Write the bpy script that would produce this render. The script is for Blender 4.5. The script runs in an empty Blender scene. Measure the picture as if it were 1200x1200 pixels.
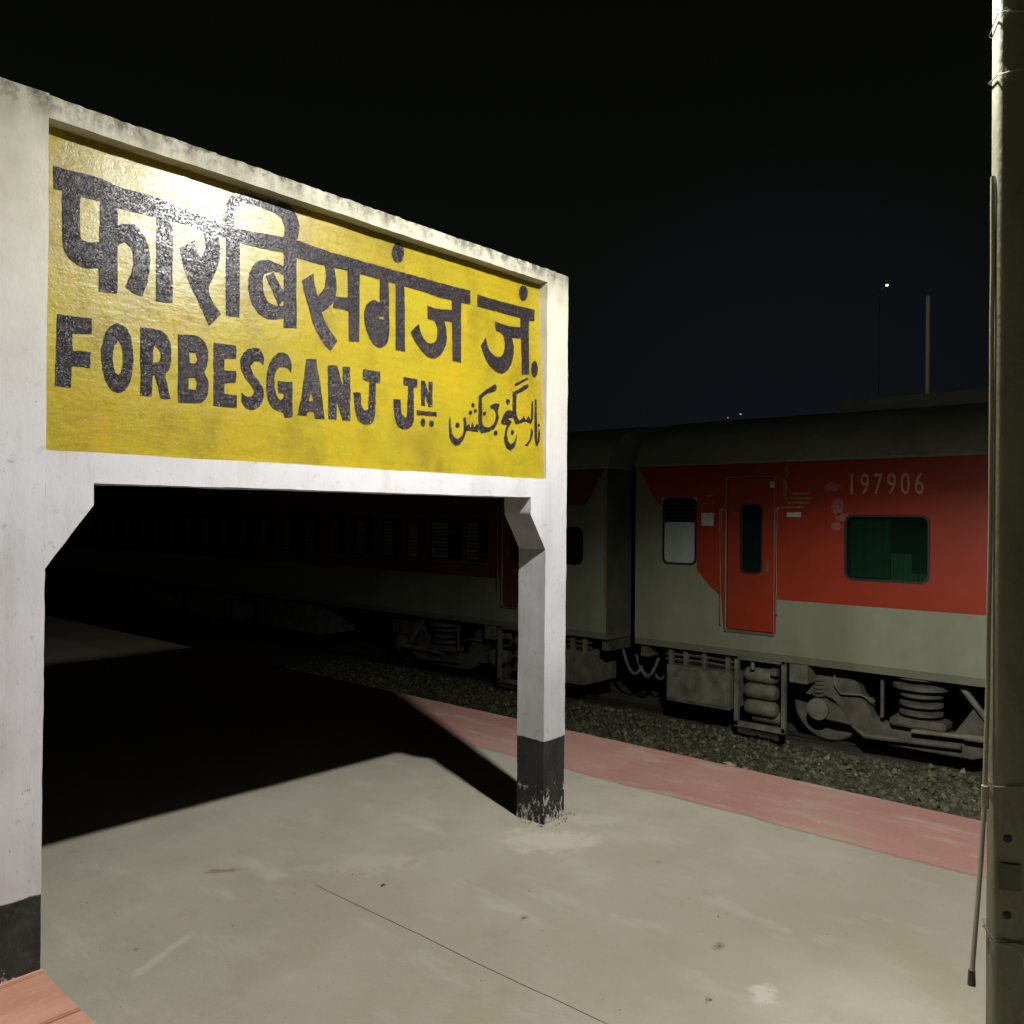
import bpy, bmesh, math, random
from math import sin, cos, pi, radians, sqrt
from mathutils import Vector, Matrix, noise
random.seed(7)
S = bpy.context.scene
COL = S.collection
# ------------------------------------------------------------------ camera
EYE = Vector((0, 0, 1.6))
A = math.atan2(889, 1000)
ROLL, PITCH = radians(0.5), radians(0.2)
cd = bpy.data.cameras.new('camera')
cd.angle = 2 * math.atan(0.6); cd.clip_start = 0.05; cd.clip_end = 600
cam = bpy.data.objects.new('camera', cd); COL.objects.link(cam)
cam.matrix_world = (Matrix.Translation(EYE) @ Matrix.Rotation(A - pi / 2, 4, 'Z')
                    @ Matrix.Rotation(pi / 2 + PITCH, 4, 'X') @ Matrix.Rotation(ROLL, 4, 'Z'))
S.camera = cam
# ------------------------------------------------------------------ night sky
W = bpy.data.worlds.new('World'); S.world = W; W.use_nodes = True
nt = W.node_tree; bg = nt.nodes['Background']
tc = nt.nodes.new('ShaderNodeTexCoord'); sx = nt.nodes.new('ShaderNodeSeparateXYZ')
nt.links.new(tc.outputs['Generated'], sx.inputs[0])
cr = nt.nodes.new('ShaderNodeValToRGB'); nt.links.new(sx.outputs['Z'], cr.inputs[0])
e = cr.color_ramp.elements
e[0].position = 0.0; e[0].color = (.0040, .0051, .0058, 1)
e[1].position = .62; e[1].color = (.0014, .0015, .0009, 1)
m = e.new(.22); m.color = (.0034, .0042, .0036, 1)
# faint bluish town glow low over the train
gd = nt.nodes.new('ShaderNodeVectorMath'); gd.operation = 'DOT_PRODUCT'; nt.links.new(tc.outputs['Generated'], gd.inputs[0])
gd.inputs[1].default_value = (.905, .405, .13)
gr = nt.nodes.new('ShaderNodeValToRGB'); nt.links.new(gd.outputs['Value'], gr.inputs[0])
gr.color_ramp.elements[0].position = .965; gr.color_ramp.elements[0].color = (0, 0, 0, 1)
gr.color_ramp.elements[1].position = 1; gr.color_ramp.elements[1].color = (.0009, .0014, .0034, 1)
ad = nt.nodes.new('ShaderNodeMix'); ad.data_type = 'RGBA'; ad.blend_type = 'ADD'; ad.inputs[0].default_value = 1
nt.links.new(cr.outputs[0], ad.inputs[6]); nt.links.new(gr.outputs[0], ad.inputs[7])
nt.links.new(ad.outputs[2], bg.inputs[0]); bg.inputs[1].default_value = 1.0
# ------------------------------------------------------------------ view
S.view_settings.view_transform = 'Standard'; S.view_settings.look = 'None'
S.view_settings.exposure = 0; S.view_settings.gamma = 1
# ------------------------------------------------------------------ lamps (fixtures are built further down)
LAMP = Vector((2.64, .88, 3.81))
BASE_CD, TRACK_CD = 124.0, 212.0
def lamp(name, kind, loc, aim, power, col, **kw):
    l = bpy.data.lights.new(name, kind); l.energy = power; l.color = col
    for k, v in kw.items(): setattr(l, k, v)
    o = bpy.data.objects.new(name, l); COL.objects.link(o); o.location = loc
    o.rotation_euler = Vector(aim).to_track_quat('-Z', 'Y').to_euler()
    return o
lo = lamp('street_light_beam', 'POINT', LAMP, (0, 0, -1), 4 * pi, (1, .985, .955), shadow_soft_size=.06)
lo.rotation_euler = (0, 0, 0)
# photometric curve of the luminaire (candela by direction), made up to give the wanted brightness:
# a wide batwing with a lobe added to brighten the train (+x) and a sharp cut-off near the horizontal
lo.data.use_nodes = True; nt = lo.data.node_tree; em = nt.nodes['Emission']
def ln(t, **k):
    n = nt.nodes.new(t)
    for a, v in k.items(): setattr(n, a, v)
    return n
def lmath(op, a, b=0.0):
    n = ln('ShaderNodeMath', operation=op)
    for i, v in enumerate((a, b)):
        if isinstance(v, (int, float)): n.inputs[i].default_value = v
        else: nt.links.new(v, n.inputs[i])
    return n.outputs[0]
def lcurve(fac, pts):
    r = ln('ShaderNodeValToRGB'); nt.links.new(fac, r.inputs[0]); el = r.color_ramp.elements
    for i, (p, v) in enumerate(pts):
        n = el[0] if i == 0 else el[1] if i == len(pts) - 1 else None
        if n: n.position = p; n.color = (v, v, v, 1)
    for p, v in pts[1:-1]:
        n = el.new(p); n.color = (v, v, v, 1)
    return r.outputs[0]
tcn = ln('ShaderNodeTexCoord'); sp = ln('ShaderNodeSeparateXYZ'); nt.links.new(tcn.outputs['Normal'], sp.inputs[0])
down = lmath('MULTIPLY', sp.outputs[2], -1.0)
base = lcurve(down, [(0, .05), (.10, .045), (.16, .06), (.24, .13), (.34, .38), (.5, .70), (.6, .82), (.7, 1.0), (.8, .97), (.9, .80), (1, .50)])
hor = lmath('SQRT', lmath('ADD', lmath('MULTIPLY', sp.outputs[0], sp.outputs[0]), lmath('ADD', lmath('MULTIPLY', sp.outputs[1], sp.outputs[1]), 1e-5)))
az = lmath('DIVIDE', lmath('ADD', lmath('MULTIPLY', sp.outputs[0], .996), lmath('MULTIPLY', sp.outputs[1], .087)), hor)
azf = lcurve(az, [(.55, 0), (.72, .12), (.90, .52), (.985, 1)])
thr = lcurve(down, [(.18, 0), (.23, .10), (.30, .70), (.36, 1), (.55, 1), (.68, .35), (.80, 0)])
tot = lmath('ADD', lmath('MULTIPLY', base, BASE_CD), lmath('MULTIPLY', lmath('MULTIPLY', azf, thr), TRACK_CD))
nt.links.new(tot, em.inputs['Strength'])

# ------------------------------------------------------------------ materials
def ramp(nt, fac, stops):
    r = nt.nodes.new('ShaderNodeValToRGB'); nt.links.new(fac, r.inputs[0])
    el = r.color_ramp.elements
    el[0].position, el[0].color = stops[0][0], (*stops[0][1], 1)
    el[1].position, el[1].color = stops[-1][0], (*stops[-1][1], 1)
    for p, c in stops[1:-1]:
        n = el.new(p); n.color = (*c, 1)
    return r.outputs[0]
class Mat:
    def __init__(s, name, col=(.5, .5, .5), rough=.7, metal=0, spec=.5):
        s.m = bpy.data.materials.new(name); s.m.use_nodes = True
        s.nt = s.m.node_tree; s.b = s.nt.nodes['Principled BSDF']
        s.b.inputs['Base Color'].default_value = (*col, 1)
        s.b.inputs['Roughness'].default_value = rough; s.b.inputs['Metallic'].default_value = metal
        s.b.inputs['Specular IOR Level'].default_value = spec
        g = s.nt.nodes.new('ShaderNodeNewGeometry'); s.pos = g.outputs['Position']
    def n(s, t, **kw):
        x = s.nt.nodes.new(t)
        for k, v in kw.items(): setattr(x, k, v)
        return x
    def scaled(s, sc):
        v = s.n('ShaderNodeVectorMath', operation='MULTIPLY'); s.nt.links.new(s.pos, v.inputs[0]); v.inputs[1].default_value = sc
        return v.outputs[0]
    def noise(s, scale, detail=4, sc=None, rough=.55):
        x = s.n('ShaderNodeTexNoise'); x.inputs['Scale'].default_value = scale; x.inputs['Detail'].default_value = detail
        x.inputs['Roughness'].default_value = rough
        s.nt.links.new(s.scaled(sc) if sc else s.pos, x.inputs['Vector']); return x.outputs['Fac']
    def mix(s, fac, a, b, mode='MIX'):
        x = s.n('ShaderNodeMix', data_type='RGBA', blend_type=mode)
        for i, v in ((0, fac), (6, a), (7, b)):
            if isinstance(v, (int, float)): x.inputs[i].default_value = v
            elif isinstance(v, tuple): x.inputs[i].default_value = (*v, 1)
            else: s.nt.links.new(v, x.inputs[i])
        return x.outputs[2]
    def math(s, op, a, b=0.0, c=None, clamp=False):
        x = s.n('ShaderNodeMath', operation=op); x.use_clamp = clamp
        for i, v in enumerate((a, b) if c is None else (a, b, c)):
            if isinstance(v, (int, float)): x.inputs[i].default_value = v
            else: s.nt.links.new(v, x.inputs[i])
        return x.outputs[0]
    def ramp(s, fac, stops): return ramp(s.nt, fac, stops)
    def fr(s, fac, a, b, lo=0., hi=1.):
        x = s.n('ShaderNodeMapRange'); s.nt.links.new(fac, x.inputs[0])
        for i, v in zip((1, 2, 3, 4), (a, b, lo, hi)): x.inputs[i].default_value = v
        return x.outputs[0]
    def xyz(s):
        x = s.n('ShaderNodeSeparateXYZ'); s.nt.links.new(s.pos, x.inputs[0]); return x.outputs
    def color(s, o): s.nt.links.new(o, s.b.inputs['Base Color'])
    def rough(s, o): s.nt.links.new(o, s.b.inputs['Roughness'])
    def bump(s, h, strength=.3, dist=.01, prev=None):
        x = s.n('ShaderNodeBump'); x.inputs['Strength'].default_value = strength; x.inputs['Distance'].default_value = dist
        s.nt.links.new(h, x.inputs['Height'])
        if prev: s.nt.links.new(prev, x.inputs['Normal'])
        s.nt.links.new(x.outputs[0], s.b.inputs['Normal']); return x.outputs[0]
def grimy(name, c1, c2, rough=.6, scale=3, metal=0, sc=None, bump=.15, spec=.5, fine=40):
    m = Mat(name, c1, rough, metal, spec)
    c = m.mix(m.fr(m.noise(scale, 6, sc), .35, .68), c1, c2)
    f = m.noise(fine, 3)
    m.color(m.mix(m.fr(f, .3, .7, 0, .35), c, tuple(x * .62 for x in c1)))
    m.bump(f, bump, .004)
    return m.m

# concrete floor: trowelled screed with stains, dust and pale patches
m = Mat('floor_screed', rough=.78, spec=.3)
c = m.ramp(m.noise(.55, 5), [(.30, (.275, .25, .185)), (.5, (.345, .32, .25)), (.72, (.395, .365, .295))])
c = m.mix(m.fr(m.noise(2.6, 6, None, .65), .42, .66, 0, .55), c, (.28, .265, .19))
c = m.mix(m.fr(m.noise(5.5, 5, (1, .35, 1), .6), .56, .74, 0, .6), c, (.42, .40, .33))
c = m.mix(m.fr(m.noise(1.5, 6, (1, 1, 1), .7), .60, .72, 0, .6), c, (.25, .215, .165))
c = m.mix(m.fr(m.noise(190, 2), .35, .75, 0, .22), c, (.2, .18, .14))
c = m.mix(m.fr(m.noise(14, 3, None, .8), .73, .79, 0, .5), c, (.16, .12, .09))
def blot(c, x, y, rx, ry, rot, col, amt, edge=.5):
    v = m.n('ShaderNodeMapping'); v.vector_type = 'TEXTURE'; v.inputs['Location'].default_value = (x, y, 0); v.inputs['Rotation'].default_value = (0, 0, rot); v.inputs['Scale'].default_value = (rx, ry, 1)
    m.nt.links.new(m.pos, v.inputs['Vector']); l = m.n('ShaderNodeVectorMath', operation='LENGTH')
    fl = m.n('ShaderNodeVectorMath', operation='MULTIPLY'); fl.inputs[1].default_value = (1, 1, 0); m.nt.links.new(v.outputs[0], fl.inputs[0]); m.nt.links.new(fl.outputs[0], l.inputs[0])
    d = m.math('ADD', l.outputs['Value'], m.fr(m.noise(9, 6, None, .75), .3, .7, -.6, .6))
    return m.mix(m.fr(d, 1, 1 - edge, 0, amt), c, col)
c = blot(c, 2.00, 3.49, 0.085, 0.03, -0.6, (0.2, 0.13, 0.09), 0.75)
c = blot(c, 3.26, 2.65, 0.3, 0.16, -0.8, (0.46, 0.43, 0.36), 0.7)
c = blot(c, 3.67, 2.64, 0.22, 0.1, -0.8, (0.42, 0.4, 0.33), 0.5)
c = blot(c, 2.58, 2.21, 0.03, 0.02, 0, (0.24, 0.2, 0.15), 0.8)
c = blot(c, 1.47, 2.98, 0.2, 0.025, 0.45, (0.4, 0.38, 0.31), 0.6)
c = blot(c, 3.28, 0.93, 0.45, 0.12, 0.7, (0.3, 0.27, 0.17), 0.5)
c = blot(c, 1.99, 1.90, 0.2, 0.12, 0.3, (0.28, 0.26, 0.17), 0.6)
c = blot(c, 2.90, 1.53, 0.04, 0.02, 0, (0.2, 0.15, 0.1), 0.7)
c = blot(c, 2.50, 3.09, 0.3, 0.12, -0.7, (0.4, 0.37, 0.33), 0.4)
c = blot(c, 1.76, 2.66, 0.35, 0.16, 0.3, (0.26, 0.24, 0.17), 0.45)
c = blot(c, 2.71, 1.26, 0.07, 0.05, 0.2, (0.46, 0.43, 0.36), 0.7)
c = blot(c, 3.41, 2.11, 0.03, 0.015, 0.3, (0.22, 0.19, 0.14), 0.7)
c = blot(c, 2.56, 1.39, 0.035, 0.012, 0.4, (0.2, 0.15, 0.1), 0.8)
c = blot(c, 2.62, 2.94, 0.06, 0.03, 0.2, (0.27, 0.23, 0.18), 0.5)
c = blot(c, 1.53, 3.62, 0.25, 0.1, 0.5, (0.3, 0.28, 0.19), 0.5)
c = m.mix(m.fr(m.noise(75, 5, None, .75), .58, .72, 0, .35), c, (.21, .185, .14))
c = m.mix(m.fr(m.noise(55, 5, None, .75), .60, .72, 0, .35), c, (.47, .45, .38))
c = m.mix(m.fr(m.noise(420, 2), .60, .75, 0, .35), c, (.12, .105, .08))
m.color(c); m.rough(m.fr(m.noise(4, 4), .3, .7, .62, .85))
b = m.bump(m.noise(2.2, 4), .35, .03)
b = m.bump(m.noise(9, 5, (1, .4, 1)), .30, .012, b); b = m.bump(m.noise(45, 5, None, .7), .35, .006, b); m.bump(m.noise(170, 3), .4, .003, b)
FLOOR = m.m
m = Mat('red_oxide_paint', rough=.8, spec=.25)
c = m.ramp(m.noise(1.3, 5), [(.32, (.31, .155, .125)), (.55, (.36, .19, .155)), (.75, (.355, .23, .18))])
c = m.mix(m.fr(m.noise(6, 6, (1, .3, 1), .7), .50, .64, 0, .8), c, (.38, .29, .22))
c = m.mix(m.fr(m.noise(20, 5, None, .7), .60, .70, 0, .7), c, (.36, .32, .25))
c = m.mix(m.fr(m.noise(120, 2), .35, .7, 0, .25), c, (.2, .11, .09))
c = m.mix(m.math('ADD', m.fr(m.xyz()[1], 7.5, 9.5), m.fr(m.noise(2, 3), .3, .7, -.2, .2), clamp=True), c, (.29, .26, .18))
m.color(c); b = m.bump(m.noise(8, 5, (1, .4, 1)), .3, .012); m.bump(m.noise(130, 3), .3, .003, b)
PINK = m.m
# lime-washed concrete with a black painted foot, chipped and stained
m = Mat('whitewash', rough=.75, spec=.3)
z = m.xyz()[2]
c = m.ramp(m.noise(3, 6), [(.3, (.43, .42, .43)), (.55, (.49, .48, .495)), (.75, (.54, .53, .54))])
c = m.mix(m.fr(m.noise(7, 6, (1.6, 1.6, .22), .7), .50, .72, 0, .55), c, (.33, .315, .29))
c = m.mix(m.fr(m.noise(26, 5, None, .7), .60, .70, 0, .6), c, (.26, .24, .215))
c = m.mix(m.fr(m.noise(60, 4, (1, 1, .5), .7), .66, .71, 0, .75), c, (.12, .105, .09))
c = m.mix(m.fr(z, 1.75, 2.6, 0, .85), c, m.ramp(m.noise(4, 6, None, .65), [(.3, (.44, .42, .30)), (.6, (.60, .575, .44))]))  # warmer cast of the mixed lighting painted into the upper frame
# weathered upper edge: algae and dust streaks
top = m.fr(z, 2.70, 2.86)
c = m.mix(m.math('MULTIPLY', top, m.fr(m.noise(9, 6, (1.5, 1.5, .4), .75), .40, .62, .10, .9)), c, (.25, .24, .165))
c = m.mix(m.math('MULTIPLY', m.fr(z, 2.80, 2.875), m.fr(m.noise(16, 5, None, .75), .46, .60)), c, (.09, .08, .06))
edge = m.math('ADD', z, m.fr(m.noise(13, 4), .3, .7, -.005, .005))
blk = m.fr(edge, .432, .428)
bc = m.ramp(m.noise(9, 5), [(.3, (.012, .013, .012)), (.7, (.034, .035, .031))])
bc = m.mix(m.fr(m.noise(70, 3), .5, .75, 0, .5), bc, (.07, .068, .06))
c = m.mix(blk, c, bc)
chipz = m.fr(z, .0, .28, 1, 0)
chip = m.fr(m.math('ADD', m.noise(22, 6, (1, 1, .6), .75), m.math('MULTIPLY', chipz, .16)), .645, .675)
lowz = m.fr(z, .40, .44, 1, 0)
c = m.mix(m.math('MULTIPLY', chip, lowz), c, m.ramp(m.noise(50, 3), [(.35, (.20, .15, .11)), (.6, (.5, .48, .45))]))
m.color(c); m.rough(m.math('MULTIPLY_ADD', blk, -.2, .78))
b = m.bump(m.noise(9, 4, (1, 1, .35)), .25, .010); m.bump(m.noise(90, 4, (1, 1, .5)), .28, .0025, b)
WHITE = m.m
# glossy hand-brushed enamel on rough plaster
def enamel(name, stops, mottled, rough=.3, chips=None, spec=.4, grain=1.0):
    m = Mat(name, rough=rough, spec=spec)
    c = m.ramp(m.noise(2.2, 5), stops)
    c = m.mix(m.fr(m.noise(30, 4, (.25, 1, 1.4), .7), .45, .72, 0, .45), c, mottled)
    c = m.mix(m.fr(m.noise(5, 6, (1, 1, .6), .7), .50, .68, 0, .6), c, tuple(x * .8 for x in mottled))
    c = m.mix(m.fr(m.noise(9, 5, (1.3, 1, .8), .7), .56, .70, 0, .5), c, tuple(x * k for x, k in zip(stops[-1][1], (1.25, 1.12, 1))))
    if chips: c = m.mix(m.fr(m.noise(120, 3, None, .6), .62, .68, 0, .7), c, chips)
    m.color(c); m.rough(m.fr(m.noise(60, 3), .3, .7, rough - .04, rough + .12))
    b = m.bump(m.noise(6, 4), .25, .012)
    b = m.bump(m.noise(38, 4, (.35, 1, 1.2), .6), .35, .0030, b)
    if grain > 1: m.bump(m.fr(m.noise(150, 2, None, .6), .50, .66), .9, .0011, b)
    else: m.bump(m.noise(150, 3, None, .65), .8, .0017 * grain, b)
    return m.m
YELLOW = enamel('yellow_enamel', [(.3, (.24, .188, .014)), (.5, (.31, .25, .012)), (.72, (.34, .235, .010))], (.20, .145, .014), .26, None, .42, .5)
ENDM = grimy('dirty_end_wall', (.13, .13, .09), (.07, .07, .045), .8, 3)
HANDM = grimy('handrail_paint', (.50, .40, .34), (.36, .28, .22), .45, 9)
BLACK = enamel('black_enamel', [(.3, (.012, .009, .012)), (.7, (.022, .018, .021))], (.025, .021, .024), .19, (.20, .165, .11), .34, 1.35)
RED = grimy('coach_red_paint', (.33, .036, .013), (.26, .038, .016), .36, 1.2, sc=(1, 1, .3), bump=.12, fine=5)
REDSHADE = grimy('shaded_coach_red', (.17, .040, .024), (.11, .034, .022), .6, 1.2, sc=(1, 1, .3), bump=.1, fine=5)  # coach red darkened: the dim light on the second coach is painted in
GREY = grimy('coach_grey_paint', (.265, .28, .18), (.195, .205, .125), .45, 1.6, sc=(1, 1, .25), bump=.12, fine=5)
ROOFM = grimy('coach_roof_paint', (.34, .35, .26), (.24, .245, .18), .6, 1.5, bump=.05, fine=12)
UNDER = grimy('underframe_grime', (.115, .11, .08), (.04, .036, .026), .8, 7, bump=.5, fine=60)
UNDERG = grimy('underframe_grey', (.20, .20, .135), (.075, .072, .045), .7, 6, bump=.3, fine=50)
BROWN = grimy('bogie_brown', (.135, .118, .085), (.055, .05, .034), .8, 6, bump=.5, fine=60)
RUBBER = grimy('black_rubber', (.012, .012, .011), (.02, .02, .018), .6, 8)
STEEL = grimy('bare_steel', (.42, .41, .37), (.26, .24, .2), .38, 12, .7)
CREAM = grimy('dull_label_white', (.55, .54, .46), (.4, .38, .33), .6, 20)
DIGIT = grimy('faded_yellow_lettering', (.56, .36, .17), (.34, .18, .09), .6, 25)
FADED = grimy('faded_emblem_yellow', (.30, .20, .07), (.22, .10, .05), .6, 30)
SCUFF = grimy('scuffed_paint_patch', (.33, .12, .09), (.26, .07, .05), .6, 20)
CURT = grimy('green_curtain', (.05, .13, .07), (.03, .09, .05), .9, 6)
PALECURT = grimy('pale_green_curtain', (.20, .26, .17), (.14, .2, .12), .9, 8)
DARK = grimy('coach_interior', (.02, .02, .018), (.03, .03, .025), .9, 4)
FROST = grimy('frosted_glass', (.42, .46, .40), (.34, .37, .31), .35, 6, fine=20)
YLINE = grimy('yellow_line_paint', (.30, .24, .03), (.2, .16, .03), .6, 9)
m = Mat('tinted_glass', (.02, .05, .035), .06, spec=.6)
t = m.n('ShaderNodeBsdfTransparent'); t.inputs[0].default_value = (.55, .72, .62, 1)
mx = m.n('ShaderNodeMixShader'); mx.inputs[0].default_value = .18
m.nt.links.new(t.outputs[0], mx.inputs[1]); m.nt.links.new(m.b.outputs[0], mx.inputs[2])
m.nt.links.new(mx.outputs[0], m.nt.nodes['Material Output'].inputs['Surface'])
GLASS = m.m
m = Mat('ballast_stone', rough=.9, spec=.25)
at = m.n('ShaderNodeAttribute', attribute_name='tone'); at.attribute_type = 'GEOMETRY'
c = m.ramp(at.outputs['Fac'], [(0, (.07, .07, .04)), (.4, (.135, .135, .08)), (.75, (.20, .19, .125)), (.93, (.24, .21, .15)), (1, (.40, .31, .24))])
m.color(m.mix(m.fr(m.noise(30, 3), .3, .7, 0, .45), c, (.045, .05, .025)))
m.bump(m.noise(60, 3), .4, .01); STONE = m.m
BALLAST = grimy('ballast_bed', (.09, .088, .055), (.055, .06, .032), .95, 2.2, bump=1, fine=45)
SLEEPER = grimy('concrete_sleeper', (.2, .19, .16), (.12, .11, .09), .9, 6)
RAIL = grimy('rusty_rail', (.05, .04, .03), (.08, .065, .05), .55, 9, .5)
SIDE = grimy('platform_wall', (.22, .2, .15), (.12, .11, .08), .9, 2, bump=.5)
m = Mat('painted_pole', rough=.6, spec=.4)
c = m.ramp(m.noise(4, 6, (1, 1, .3)), [(.3, (.20, .205, .13)), (.55, (.27, .27, .175)), (.75, (.33, .32, .22))])
c = m.mix(m.fr(m.noise(16, 6, (1, 1, .35), .7), .52, .66, 0, .55), c, (.15, .12, .08))
m.color(c); m.bump(m.noise(40, 5), .5, .004); POLE = m.m
PVC = grimy('weathered_conduit', (.50, .47, .36), (.36, .33, .2), .5, 8, sc=(1, 1, .2), bump=.2)
m = Mat('terracotta_slab', rough=.8, spec=.3)
c = m.ramp(m.noise(4, 6, (.4, 1.6, 1)), [(.3, (.42, .20, .135)), (.55, (.52, .27, .185)), (.75, (.58, .34, .245))])
c = m.mix(m.fr(m.noise(25, 5, (.4, 1.4, 1), .7), .55, .72, 0, .6), c, (.52, .36, .27))
m.color(c); b = m.bump(m.noise(10, 5, (.3, 1.5, 1)), .5, .01); m.bump(m.noise(90, 4), .4, .003, b)
BRICK = m.m
LITTER = grimy('litter', (.6, .58, .5), (.4, .36, .3), .7, 30)
CLOD = grimy('dark_clod', (.045, .035, .025), (.03, .025, .02), .9, 30)
def emit(name, c, s):
    m = bpy.data.materials.new(name); m.use_nodes = True; b = m.node_tree.nodes['Principled BSDF']
    b.inputs['Emission Color'].default_value = (*c, 1); b.inputs['Emission Strength'].default_value = s; return m
LENS = emit('lamp_lens', (1, .97, .9), 6)
FARLENS = emit('far_lamp_lens', (1, .97, .88), 2.2)
DIMLENS = emit('dim_far_lens', (1, .9, .7), .35)

# ------------------------------------------------------------------ mesh helpers
class MB:
    def __init__(s): s.v = []; s.f = []
    def add(s, v, f):
        o = len(s.v); s.v += [tuple(p) for p in v]; s.f += [tuple(o + i for i in q) for q in f]; return s
    def box(s, x0, x1, y0, y1, z0, z1, rot=None, c=None):
        v = [Vector((x, y, z)) for x in (x0, x1) for y in (y0, y1) for z in (z0, z1)]
        if rot: v = [rot @ (p - Vector(c)) + Vector(c) for p in v]
        return s.add(v, [(0, 1, 3, 2), (4, 6, 7, 5), (0, 4, 5, 1), (2, 3, 7, 6), (0, 2, 6, 4), (1, 5, 7, 3)])
    def tube(s, pts, r, n=8, caps=True):
        pts = [Vector(p) for p in pts]; rs = r if isinstance(r, (list, tuple)) else [r] * len(pts)
        v = []; up = None
        for i, p in enumerate(pts):
            t = (pts[min(i + 1, len(pts) - 1)] - pts[max(i - 1, 0)]).normalized()
            if up is None: up = Vector((0, 0, 1)) if abs(t.z) < .9 else Vector((1, 0, 0))
            a = t.cross(up).normalized(); b = a.cross(t).normalized()
            v += [p + (a * cos(2 * pi * k / n) + b * sin(2 * pi * k / n)) * rs[i] for k in range(n)]
        f = [(i * n + k, i * n + (k + 1) % n, (i + 1) * n + (k + 1) % n, (i + 1) * n + k) for i in range(len(pts) - 1) for k in range(n)]
        if caps: f += [tuple(range(n))[::-1], tuple((len(pts) - 1) * n + k for k in range(n))]
        return s.add(v, f)
    def lathe(s, o, ax, prof, n=24):      # prof: (radius, offset along ax)
        ax = Vector(ax).normalized(); up = Vector((0, 0, 1)) if abs(ax.z) < .9 else Vector((1, 0, 0))
        a = ax.cross(up).normalized(); b = a.cross(ax); o = Vector(o)
        v = [o + ax * h + (a * cos(2 * pi * k / n) + b * sin(2 * pi * k / n)) * r for r, h in prof for k in range(n)]
        f = [(i * n + k, i * n + (k + 1) % n, (i + 1) * n + (k + 1) % n, (i + 1) * n + k) for i in range(len(prof) - 1) for k in range(n)]
        f += [tuple(range(n))[::-1], tuple((len(prof) - 1) * n + k for k in range(n))]
        return s.add(v, f)
    def prism(s, poly, x0, x1):           # poly in (y, z), extruded along x
        n = len(poly); v = [(x0, y, z) for y, z in poly] + [(x1, y, z) for y, z in poly]
        return s.add(v, [tuple(range(n)), tuple(range(2 * n - 1, n - 1, -1))] + [(i, i + n, (i + 1) % n + n, (i + 1) % n) for i in range(n)])
    def mesh(s, name, smooth=False):
        m = bpy.data.meshes.new(name); m.from_pydata(s.v, [], s.f)
        bm = bmesh.new(); bm.from_mesh(m); bmesh.ops.recalc_face_normals(bm, faces=bm.faces); bm.to_mesh(m); bm.free()
        if smooth:
            m.shade_smooth()
            try: m.set_sharp_from_angle(angle=radians(38))
            except Exception: pass
        return m
def link(name, me, mat=None, parent=None, loc=None):
    o = bpy.data.objects.new(name, me); COL.objects.link(o)
    if mat is not None and me is not None:
        me.materials.clear(); me.materials.append(mat)
    if parent: o.parent = parent
    if loc: o.location = loc
    return o
def part(name, mb, mat, parent=None, smooth=False, bevel=0, loc=None):
    me = mb.mesh(name, smooth)
    if bevel:
        bm = bmesh.new(); bm.from_mesh(me)
        bmesh.ops.bevel(bm, geom=[e for e in bm.edges if len(e.link_faces) == 2 and e.calc_face_angle() > .5], offset=bevel, segments=2, affect='EDGES', clamp_overlap=True)
        bm.to_mesh(me); bm.free()
    return link(name, me, mat, parent, loc)
def thing(name, label, cat, loc=(0, 0, 0), group=None):
    o = bpy.data.objects.new(name, None); COL.objects.link(o); o.location = loc; o.empty_display_size = .2
    return tag(o, label, cat, group)
def tag(o, label=None, cat=None, group=None, kind=None):
    for k, v in (('label', label), ('category', cat), ('group', group), ('kind', kind)):
        if v: o[k] = v
    return o
def smooth_ring(p, sub=4, corner=52):
    n = len(p); P = [Vector(q) for q in p]; out = []
    def sharp(i):
        a = P[i] - P[i - 1]; b = P[(i + 1) % n] - P[i]
        return a.length < 1e-9 or b.length < 1e-9 or math.degrees(a.angle(b)) > corner
    sh = [sharp(i) for i in range(n)]
    for i in range(n):
        p1, p2 = P[i], P[(i + 1) % n]
        t1 = (p2 - p1) if sh[i] else (p2 - P[i - 1]) * .5
        t2 = (p2 - p1) if sh[(i + 1) % n] else (P[(i + 2) % n] - p1) * .5
        L = (p2 - p1).length
        t1 = t1.normalized() * L if t1.length else t1; t2 = t2.normalized() * L if t2.length else t2
        for k in range(sub):
            t = k / sub; h = t * t * t; q = t * t
            out.append(p1 * (2 * h - 3 * q + 1) + t1 * (h - 2 * q + t) + p2 * (-2 * h + 3 * q) + t2 * (h - q))
    return out
def plate(rings, thick, z0=0.0):
    """flat plate with holes: rings of 2-D points, returned as (verts, faces) in x, y with thickness along z"""
    cu = bpy.data.curves.new('plate', 'CURVE'); cu.dimensions = '2D'; cu.fill_mode = 'BOTH'; cu.extrude = thick / 2
    for r in rings:
        sp = cu.splines.new('POLY'); sp.points.add(len(r) - 1); sp.use_cyclic_u = True
        for i, q in enumerate(r): sp.points[i].co = (q[0], q[1], 0, 1)
    o = bpy.data.objects.new('plate', cu); COL.objects.link(o)
    dg = bpy.context.evaluated_depsgraph_get(); dg.update()
    me = o.evaluated_get(dg).to_mesh()
    v = [(p.co.x, p.co.y, p.co.z + z0 + thick / 2) for p in me.vertices]; f = [tuple(q.vertices) for q in me.polygons]
    o.evaluated_get(dg).to_mesh_clear(); bpy.data.objects.remove(o); bpy.data.curves.remove(cu)
    return v, f
def rrect(x0, x1, y0, y1, r, n=4):
    out = []
    for cx, cy, a in ((x1 - r, y1 - r, 0), (x0 + r, y1 - r, 90), (x0 + r, y0 + r, 180), (x1 - r, y0 + r, 270)):
        out += [(cx + r * cos(radians(a + 90 * k / n)), cy + r * sin(radians(a + 90 * k / n))) for k in range(n + 1)]
    return out
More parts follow.
